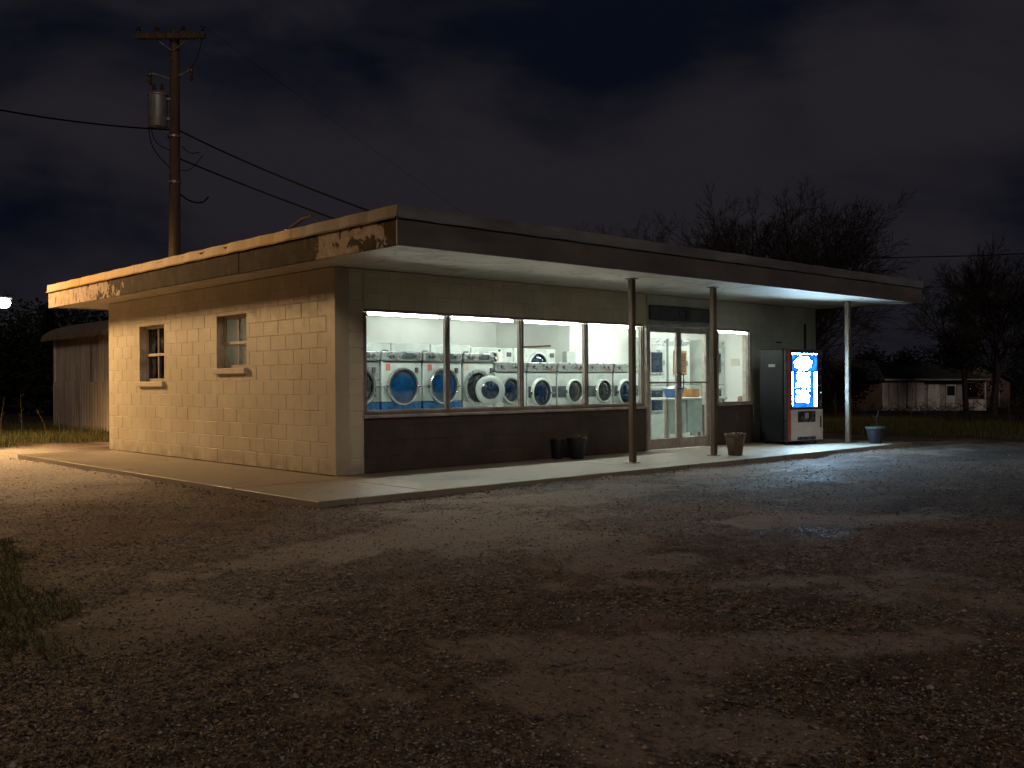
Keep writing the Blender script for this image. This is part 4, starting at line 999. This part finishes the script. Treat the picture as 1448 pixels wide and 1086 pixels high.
class Wires(MB):
    def path(s, pts, r, n=6):
        for _ in range(2):
            q = [pts[0]]
            for a, b in zip(pts[:-1], pts[1:]): q += [a.lerp(b, .25), a.lerp(b, .75)]
            pts = q + [pts[-1]]
        return MB.path(s, pts, r, n)
m = Wires(); m.path([pp(-.52, 8.0), pp(-.5, 7.9), pp(-.4, 7.85)], .008, 5); m.path([pp(-.45, 7.75), pp(-.60, 7.5), pp(-.60, 7.0), pp(-.52, 6.5), pp(-.05, 6.0)], .011, 5); m.path([pp(-.42, 7.75), pp(-.55, 7.4), pp(-.55, 6.95), pp(-.42, 6.6), pp(-.06, 6.45)], .010, 5)
m.path([pp(.36, 8.3), pp(.5, 8.5), pp(.62, 8.95)], .007, 5); m.path([pp(.08, 6.02), pp(.35, 6.0), pp(.62, 6.35)], .009, 5); m.path([pp(.08, 5.5), pp(.35, 5.30), pp(.62, 5.28), pp(.75, 5.42)], .018, 5); m.path([pp(.15, 6.55), pp(.35, 6.38), pp(.55, 6.42)], .01, 5)
m.build('drop_wire', 'cable', up)
for z in (6.75, 5.72): MB().lathe([(.15, 0), (.15, .05), (.13, .055)], 'z', tuple(pp(-.025, z)), 14).build('clamp_band', 'galv', up)
UP = Vector((2.72, 10.85, -.06))
def wire(a, b, sag, r, label, n=28):
    a, b = Vector(a), Vector(b); pts = [a.lerp(b, i / n) - Vector((0, 0, sag * 4 * (i / n) * (1 - i / n))) for i in range(n + 1)]
    return tag(MB().path(pts, r, 5).build('power_line', 'cable'), label, 'power line', 'power lines on the wooden pole')
wire(UP + pp(.12, 6.90), (2.0, .05, 3.10), .10, .018, 'upper dark cable running from the pole down to the laundromat roof')
wire(UP + pp(.12, 6.27), (2.9, 1.3, 3.05), .05, .018, 'lower dark cable running from the pole down to the laundromat roof')
wire(UP + pp(-.12, 6.93), (-10.5, 8.2, 7.6), .75, .018, 'dark cable sagging from the pole out past the left of the photo')
wire(UP + pp(.25, 9.2, -.17), (2.5, -30, 13.5), .4, .006, 'thin faint line from the middle of the crossarm overhead') if False else None
wire(UP + pp(.68, 9.2, -.17), (60, 44, 6.0), .6, .004, 'thin line leaving the right end of the crossarm')
tag(MB().path([(70, -10, 9.0), (50, 12, 8.1), (38, 24, 7.9)], .03, 5).build('power_line', 'cable'), 'upper thin wire crossing behind the trees at the right edge', 'power line', 'wires behind the trees on the right')
tag(MB().path([(70, -10, 7.4), (50, 12, 6.4), (38, 24, 6.2)], .025, 5).build('power_line', 'cable'), 'lower thin wire crossing behind the trees at the right edge', 'power line', 'wires behind the trees on the right')
# bent bracket lying on the roof edge, and the two cable masts
t = thing('roof_bracket', 'bent metal bracket lying on the left roof edge near the front corner', 'bracket', (-.42, .42, 3.0125))
m = MB(); m.path([(0, .25, .0), (0, .05, .03), (-.02, -.42, .135), (-.02, -.62, .14)], .018, 6); m.build('bent_rail', 'post', t)
MB().tube((0, .0, 0), (-.02, -.05, .05), .03, n=8).build('stub', 'galv', t); MB().path([(-.02, -.6, .14), (0.03, -.72, .05), (.05, -.75, .005)], .012, 5).build('hook', 'post', t)
for x, y, lab in ((2.0, .05, 'short cable mast near the front of the laundromat roof'), (2.9, 1.3, 'short cable mast further back on the laundromat roof')):
    t = thing('cable_mast', lab, 'mast', (x, y, 2.985)); MB().tube((0, 0, 0), (0, 0, .12), .025, n=8).build('mast_pipe', 'galv', t); MB().lathe([(.04, .12), (.03, .15), (.001, .155)], 'z', n=8).build('mast_cap', 'galv', t)

# ================================================================== shed
sh = thing('shed', 'rusty pale sheet metal shed with curved roof edge behind the laundromat', 'shed', (0, 0, 0))
def corr(p0, p1, z0, z1, nrm, pitch=.19, amp=.016):
    p0, p1, nrm = Vector(p0), Vector(p1), Vector(nrm); ln = (p1 - p0).length; n = int(ln / pitch) * 4; m = MB(); vs = []
    for i in range(n + 1):
        b = p0.lerp(p1, i / n) + nrm * (amp if i % 4 in (0, 1) else 0)
        vs += [(b.x, b.y, z0), (b.x, b.y, z1)]
    m.add(vs, [(2 * i, 2 * i + 2, 2 * i + 3, 2 * i + 1) for i in range(n)]); return m
corr((3.0, 19.6, 0), (3.0, 13.2, 0), 1.22, 2.50, (-1, 0, 0)).build('wall_sheet', 'shed_metal', sh)
corr((2.955, 19.6, 0), (2.955, 13.2, 0), -.1, 1.25, (-1, 0, 0)).build('wall_sheet', 'shed_metal', sh)
MB().box(3.03, 7.2, 13.3, 19.55, -.1, 2.48).build('shed_body', 'shed_metal', sh)
MB().box(2.955, 3.02, 19.52, 19.62, -.1, 2.50, .01).build('corner_post', 'shed_metal', sh)
MB().box(2.93, 2.962, 16.55, 16.62, 1.25, 2.32, .008).build('door_track', 'galv', sh)
m = MB(); vs = []; NR = 26
for i in range(NR + 1):
    a = math.pi * i / NR; x = 5.1 - 2.34 * math.cos(a); z = 2.44 + .62 * math.sin(a)
    for y in (13.0, 20.1): vs += [(x, y, z), (x, y, z + .03)]
fs = []
for i in range(NR):
    o, q = i * 4, i * 4 + 4; fs += [(o, q, q + 2, o + 2), (o + 1, o + 3, q + 3, q + 1), (o, o + 1, q + 1, q), (o + 2, q + 2, q + 3, o + 3)]
m.add(vs, fs); m.build('curved_roof', 'shed_roof', sh)

# ================================================================== white house far right, and two small ones
vang = R(65)
def far_thing(name, label, cat, loc, ang): return thing(name, label, cat, loc, -ang)
hs = far_thing('white_house', 'low white boarded house with dark roof across the field on the right', 'house', (56.9, 19.29, -.86), vang)
m = MB()
m.box(-3.75, -3.68, -.03, .0, 0, 2.05)
MB().box(-3.75, .72, 0, 4.5, 0, 2.02).build('wall', 'white_board', hs)
MB().box(.725, 3.0, .25, 4.5, 0, 2.0).build('wall', 'grey_board', hs)
for i in range(8): MB().box(-3.7 + i * .56, -3.7 + i * .56 + .05, -.03, -.001, .05, 1.98, .004).build('batten', 'grey_board' if i % 3 else 'brown_board', hs)
dr = MB().box(.95, 1.65, .2, .249, .02, 1.75, .01).build('door', 'white_board', hs); MB().lathe([(.04, 0), (.03, .04), (.001, .05)], 'y', (1.58, .2, .9), 8).build('handle', 'galv', dr)
wn_ = MB().box(2.05, 2.65, .2, .249, .3, 1.72, .01).build('window', 'white_board', hs); MB().box(2.12, 2.58, .19, .199, 1.0, 1.62).build('pane', 'dark_pane', wn_)
pr = MB().box(3.0, 3.08, .3, .38, 0, 1.95).box(4.35, 4.43, .3, .38, 0, 1.95).box(3.08, 4.35, .32, .38, .02, .75).box(3.0, 4.43, .3, .38, 1.87, 1.95).build('porch', 'white_board', hs)
m = MB(); m.add([(-3.95, -.25, 2.02), (4.6, -.25, 2.0), (4.6, 4.8, 2.0), (-3.95, 4.8, 2.02), (-2.8, 2.3, 3.25), (1.7, 2.3, 3.1), (-3.95, -.25, 2.12), (4.6, -.25, 2.1), (4.6, 4.8, 2.1), (-3.95, 4.8, 2.12)],
      [(0, 1, 2, 3), (6, 7, 5, 4), (7, 8, 5), (8, 9, 4, 5), (9, 6, 4), (0, 6, 7, 1)[::-1], (1, 7, 8, 2), (2, 8, 9, 3), (3, 9, 6, 0)])
rf = m.build('roof', 'dark_roof', hs); MB().box(-3.95, .9, -.30, -.255, 2.0, 2.11, .01).build('gutter', 'white_board', rf); MB().box(.905, 4.6, -.30, -.255, 1.99, 2.08, .01).build('gutter', 'grey_board', rf)
lw = far_thing('barn', 'dark low barn joined behind the left end of the white house', 'barn', (51.8, 21.6, -.76), vang)
MB().box(-3.2, 2.4, 0, 4, 0, 2.0).build('wall', 'brown_board', lw)
MB().add([(-3.5, -.4, 1.9), (2.6, -.4, 1.9), (2.6, 4.4, 1.9), (-3.5, 4.4, 1.9), (-2.2, 2, 3.25), (2.0, 2, 3.25)], [(0, 3, 2, 1), (0, 1, 5, 4), (1, 2, 5), (2, 3, 4, 5), (3, 0, 4)]).build('roof', 'dark_roof', lw)
MB().box(-.6, .6, -.06, -.002, 0, 1.7, .02).build('door', 'dark_roof', lw)
sm = far_thing('small_house', 'small brown gabled house beyond the white house porch', 'house', (73.7, 21.4, -1.1), R(68))
MB().box(-1.9, 1.9, 0, 4, 0, 2.3).add([(-1.9, 0, 2.3), (0, 0, 3.4), (1.9, 0, 2.3), (-1.9, 4, 2.3), (0, 4, 3.4), (1.9, 4, 2.3)], [(0, 2, 1), (3, 4, 5), (0, 1, 4, 3), (1, 2, 5, 4)]).build('wall', 'brown_board', sm)
MB().add([(-2.2, -.3, 2.15), (0, -.3, 3.5), (2.2, -.3, 2.15), (-2.2, 4.3, 2.15), (0, 4.3, 3.5), (2.2, 4.3, 2.15), (-2.2, -.3, 2.25), (0, -.3, 3.62), (2.2, -.3, 2.25), (-2.2, 4.3, 2.25), (0, 4.3, 3.62), (2.2, 4.3, 2.25)],
        [(6, 7, 10, 9), (7, 8, 11, 10), (0, 3, 4, 1), (1, 4, 5, 2), (0, 1, 7, 6), (1, 2, 8, 7), (3, 9, 10, 4), (4, 10, 11, 5), (0, 6, 9, 3), (2, 5, 11, 8)]).build('roof', 'dark_roof', sm)
MB().box(-1.2, -.4, -.05, -.002, .9, 1.7, .02).build('window', 'dark_pane', sm)
bl = MB().lathe([(.001, -.06), (.05, -.035), (.06, 0), (.05, .035), (.001, .06)], 'z', (-.95, -.3, 1.55), 10).build('porch_lamp', 'lamp_warm', sm, True)
MB().box(.5, 1.2, -.05, -.002, 0, 1.9, .02).build('door', 'grey_board', sm)
s2 = far_thing('cottage', 'dark roofed cottage with a lit porch lamp at the right photo edge', 'house', (67.6, 14.6, -1.0), R(70))
MB().box(-1.0, 5, 0, 4, 0, 2.3).build('wall', 'brown_board', s2)
MB().add([(-1.4, -.5, 2.2), (5.4, -.5, 2.2), (5.4, 4.5, 2.2), (-1.4, 4.5, 2.2), (.6, 2, 3.9), (3.6, 2, 3.9)], [(0, 3, 2, 1), (0, 1, 5, 4), (1, 2, 5), (2, 3, 4, 5), (3, 0, 4)]).build('roof', 'dark_roof', s2)
MB().box(-1.45, 5.45, -.56, -.505, 2.12, 2.24, .01).build('gutter', 'white_board', s2)
MB().lathe([(.001, -.12), (.09, -.06), (.11, 0), (.09, .06), (.001, .12)], 'z', (-.2, -.35, 1.6), 10).build('porch_lamp', 'lamp_warm', s2, True)
MB().box(1.2, 1.9, -.05, -.002, .8, 1.7, .02).build('window', 'dark_pane', s2)

# ================================================================== trees
def grow(seed, base, height, spread, stems, levels, r0, lean=.35, up=.35, kids=(2, 3), ratio=.66, twig=.007, first=.25):
    rr = random.Random(seed); big = MB(); fine = MB()
    def br(p, d, ln, r, lev):
        nseg = 5 if lev < 2 else 4 if lev < 3 else 3; pts = [p]; rad = [r]; dirs = []
        q = p.copy(); dd = d.copy()
        for i in range(nseg):
            dd = (dd + Vector((rr.gauss(0, 1), rr.gauss(0, 1), rr.gauss(0, .8))) * (.05 + .022 * lev) + Vector((0, 0, up * (.05 if lev < 2 else .025)))).normalized()
            q = q + dd * (ln / nseg); pts.append(q.copy()); rad.append(max(r * (1 - .5 * (i + 1) / nseg), twig)); dirs.append(dd.copy())
        (big if lev < 2 else fine).path(pts, rad, 7 if lev == 0 else 5 if lev == 1 else 3)
        if lev >= levels: return
        nk = rr.randint(*kids) + (2 if lev == 0 else 1 if lev < 3 else 0); a0 = rr.uniform(0, 6.28)
        for j in range(nk):
            t = (.42 if lev == 0 else first) + (.98 - (.42 if lev == 0 else first)) * (j + rr.random()) / nk
            i = min(int(t * nseg), nseg - 1); f = t * nseg - i; pt = pts[i].lerp(pts[i + 1], f)
            dl = dirs[i]; o = dl.orthogonal().normalized(); o = Matrix.Rotation(a0 + j * 2.4 + rr.uniform(-.5, .5), 3, dl) @ o
            nd = (dl + o * rr.uniform(.42, .80)).normalized()
            br(pt, nd, ln * ratio * rr.uniform(.75, 1.1) * (.66 + .36 * t), max(r * (1 - .45 * t) * .55, twig), lev + 1)
        br(pts[-1], (dirs[-1] + Vector((rr.gauss(0, .12), rr.gauss(0, .12), 0))).normalized(), ln * ratio * .8, max(rad[-1] * .9, twig), lev + 1)
    for s in range(stems):
        a = 6.283 * s / stems + rr.uniform(-.3, .3); k = lean * rr.uniform(.35, 1.1) * (1 if stems > 1 else .1)
        d = Vector((math.cos(a) * k * spread, math.sin(a) * k * spread, 1)).normalized()
        br(Vector((math.cos(a), math.sin(a), 0)) * r0 * .5 * (stems > 1), d, height * rr.uniform(.42, .48), r0 * rr.uniform(.8, 1), 0)
    return big, fine
def bare_tree(label, loc, height, seed, group, **k):
    t = thing('bare_tree', label, 'tree', loc, 0, group)
    b, f = grow(seed, loc, height, **k); b.build('trunk', 'bark', t); f.build('branches', 'twig', t); return t
TG = 'bare winter trees'
bare_tree('large bare many stemmed tree rising behind the right part of the roof', (28.5, 11.5, -.33), 10.6, 5, TG, spread=1.0, stems=9, levels=5, r0=.16, lean=.55, up=.55, kids=(3, 4), ratio=.63)
bare_tree('smaller bare tree left of the large one behind the roof', (29.6, 16.2, -.35), 6.0, 8, TG, spread=1.0, stems=5, levels=5, r0=.12, lean=.6, up=.6, kids=(3, 3), ratio=.60)
bare_tree('thin bare treetop showing over the middle of the roof', (38.6, 29.4, -.5), 13.8, 12, TG, spread=.7, stems=5, levels=5, r0=.16, lean=.4, up=.8, ratio=.60)
bare_tree('tall bare tree behind the white house, left of the thickest trunk', (54.0, 14.6, -.85), 10.0, 21, TG, spread=1.0, stems=1, levels=5, r0=.22, up=.5, kids=(4, 5), ratio=.66, twig=.008)
bare_tree('bare tree with the thickest trunk at the right photo edge', (44.5, 9.35, -.65), 8.8, 33, TG, spread=1.0, stems=1, levels=5, r0=.25, up=.45, kids=(4, 5), ratio=.68, twig=.007)
bare_tree('bare thin tree half cut by the right photo edge', (47.0, 7.6, -.65), 8.6, 37, TG, spread=1.0, stems=2, levels=5, r0=.14, lean=.3, up=.5, kids=(2, 3), ratio=.68)
bare_tree('scraggly bare sapling seen between the vending machine and the right post', (30.5, 12.8, -.37), 4.8, 44, TG, spread=1.0, stems=3, levels=4, r0=.08, lean=.5, up=.3, ratio=.64)
def bushy(name, label, loc, h, w, seed, group, n=9000, conif=False):
    rr = random.Random(seed); t = thing(name, label, 'tree', loc, 0, group)
    m = MB(); m.path([(0, 0, 0), (.05, 0, h * .4), (0, .05, h * .9)], [.14, .1, .03], 7)
    for i in range(9):
        a = rr.uniform(0, 6.28); z = h * rr.uniform(.2, .8); m.path([(0, 0, z), (math.cos(a) * w * .3, math.sin(a) * w * .3, z + h * .1)], [.05, .015], 5)
    m.build('trunk', 'bark', t)
    lobes = [(Vector((rr.uniform(-.5, .5) * w, rr.uniform(-.5, .5) * w, h * rr.uniform(.15, .8))), rr.uniform(.20, .34) * w) for _ in range(16)]
    c = MB()
    for i in range(n):
        if conif:
            f = rr.random() ** .8; a = rr.uniform(0, 6.28); q = w * .5 * (1 - f) * (.35 + .65 * rr.random()) * (.75 + .25 * math.sin(f * 40)); p = Vector((q * math.cos(a), q * math.sin(a), h * (.06 + .94 * f)))
        else:
            o, r = rr.choice(lobes); v = Vector((rr.gauss(0, 1), rr.gauss(0, 1), rr.gauss(0, 1))).normalized() * r * rr.random() ** .35; p = o + v; p.z = max(p.z, .1)
        d = Vector((rr.gauss(0, 1), rr.gauss(0, 1), rr.gauss(0, .7))).normalized(); s = d.orthogonal().normalized(); l = rr.uniform(.12, .28)
        c.quad(p, p + d * l * .5 + s * l * .3, p + d * l, p + d * l * .5 - s * l * .3)
    c.build('crown', 'evergreen', t); return t
EG = 'dark leafy trees at the edges'
bushy('leafy_tree', 'dark leafy tree behind the left side of the shed', (8.6, 36.0, -.06), 5.0, 5.0, 1, EG)
bushy('conifer_tree', 'dark conifer standing left of the shed roof', (6.6, 31.5, -.06), 4.2, 3.0, 2, EG, conif=True)
bushy('leafy_tree', 'dark spreading tree at the far left photo edge', (4.6, 36.5, -.06), 3.6, 5.5, 3, EG)
bushy('leafy_tree', 'dark low tree between the street lamp and the shed', (10.5, 42, -.06), 5.4, 6, 4, EG)
bushy('leafy_tree', 'dark round bush tree behind the left part of the white house roof', (62.0, 23.0, -1.0), 4.6, 4.2, 5, EG)
bushy('leafy_tree', 'dark taller bush tree behind the right part of the white house roof', (60.5, 19.0, -1.0), 5.8, 4.6, 6, EG)
bushy('leafy_tree', 'dark low bush behind the small brown house', (82, 22.0, -1.2), 4.8, 9.0, 7, EG)
bushy('leafy_tree', 'dark bush beside the barn left of the white house', (52.0, 25.0, -.8), 4.0, 5.0, 8, EG)
bushy('leafy_tree', 'dark bush behind the barn seen past the right porch post', (47.0, 20.5, -.7), 3.4, 4.0, 9, EG)
# bramble, bushes and dry stalks in the field
def shrub(label, loc, h, w, seed):
    rr = random.Random(seed); t = thing('shrub', label, 'shrub', loc, 0, 'low bare shrubs in the field')
    m = MB(); f = m
    for i in range(46):
        a = rr.uniform(0, 6.28); k = rr.random() * w * .5; p = Vector((math.cos(a) * k * .4, math.sin(a) * k * .4, 0)); q = Vector((math.cos(a) * k, math.sin(a) * k, h * rr.uniform(.4, 1)))
        mm = p.lerp(q, .5) + Vector((rr.uniform(-.1, .1), rr.uniform(-.1, .1), h * .15)); m.path([p, mm, q], [.012, .008, .004], 4)
        for j in range(6):
            b = mm.lerp(q, rr.random()); d = Vector((rr.uniform(-1, 1), rr.uniform(-1, 1), rr.uniform(-.2, 1))) * .16; f.path([b, b + d], [.005, .003], 3)
    m.build('stems', 'twig', t)
shrub('low bare shrub beneath the thick trunked tree', (28.5, 2.3, -.34), .95, 3.2, 1); shrub('low bare shrub at the right photo edge in the field', (28.0, .2, -.33), 1.0, 3.4, 2)
shrub('low bare shrub in front of the white house porch', (33.0, 7.6, -.42), .7, 3.6, 3); shrub('low bare shrub left of the white house', (27.5, 8.6, -.32), .7, 3.0, 4)
shrub('low bare shrub in front of the white house boards', (30.5, 8.2, -.38), .6, 3.4, 5); shrub('low bare shrub right of the dry stalks', (26.5, 3.3, -.3), .8, 2.6, 6)
def stalk(label, loc, h, bend, group):
    t = thing('dry_weed', label, 'weed', loc, rnd.uniform(0, 6.28), group)
    pts = [(bend * (i / 5) ** 2, .02 * math.sin(i), h * i / 5) for i in range(6)]
    MB().path(pts, [.012 - .0016 * i for i in range(6)], 5).build('stem', 'weed', t)
    m = MB()
    for i in range(7):
        k = rnd.uniform(.3, 1.0); p = Vector((bend * k * k, 0, h * k)); a = rnd.uniform(0, 6.28); m.path([p, p + Vector((math.cos(a) * .07, math.sin(a) * .07, .08))], [.006, .003], 4)
    m.build('side_shoots', 'weed', t)
SG = 'dry weed stalks in the field on the right'
names = ['tall straight', 'short bent', 'leaning thin', 'pale upright', 'crooked', 'thick short', 'long leaning']
for i, (x, y, h, b, w_) in enumerate(((19.2, 3.9, 1.05, .05, 'nearest the right porch post'), (19.8, 3.3, .75, .2, 'left of the pair by the dark field'), (20.1, 2.1, 1.15, .04, 'first of the tall pair'), (20.5, 1.9, 1.1, .08, 'second of the tall pair'), (20.3, 1.0, 1.2, .06, 'in the middle of the field'), (20.8, .6, .8, .3, 'with its tip bent over'), (21.2, -.1, 1.0, .12, 'farthest right in the field'))):
    stalk(names[i] + ' dry weed stalk ' + w_, (x, y, -.17), h, b, SG)
LG = 'dry weed stalks left of the laundromat'
for i, (x, y, h, b, w_) in enumerate(((.35, 15.2, .95, -.2, 'tall forked dry weed nearest the left photo edge'), (.9, 15.6, 1.0, .1, 'tall upright dry weed in the left grass'), (1.35, 15.2, .6, .2, 'short bent dry weed left of the shed corner'), (1.75, 15.4, .55, .05, 'short straight dry weed left of the shed corner'), (2.15, 15.6, .7, .02, 'dry weed standing close to the shed corner'))):
    stalk(w_, (x, y, -.07), h, b, LG)
bpy.context.view_layer.update()
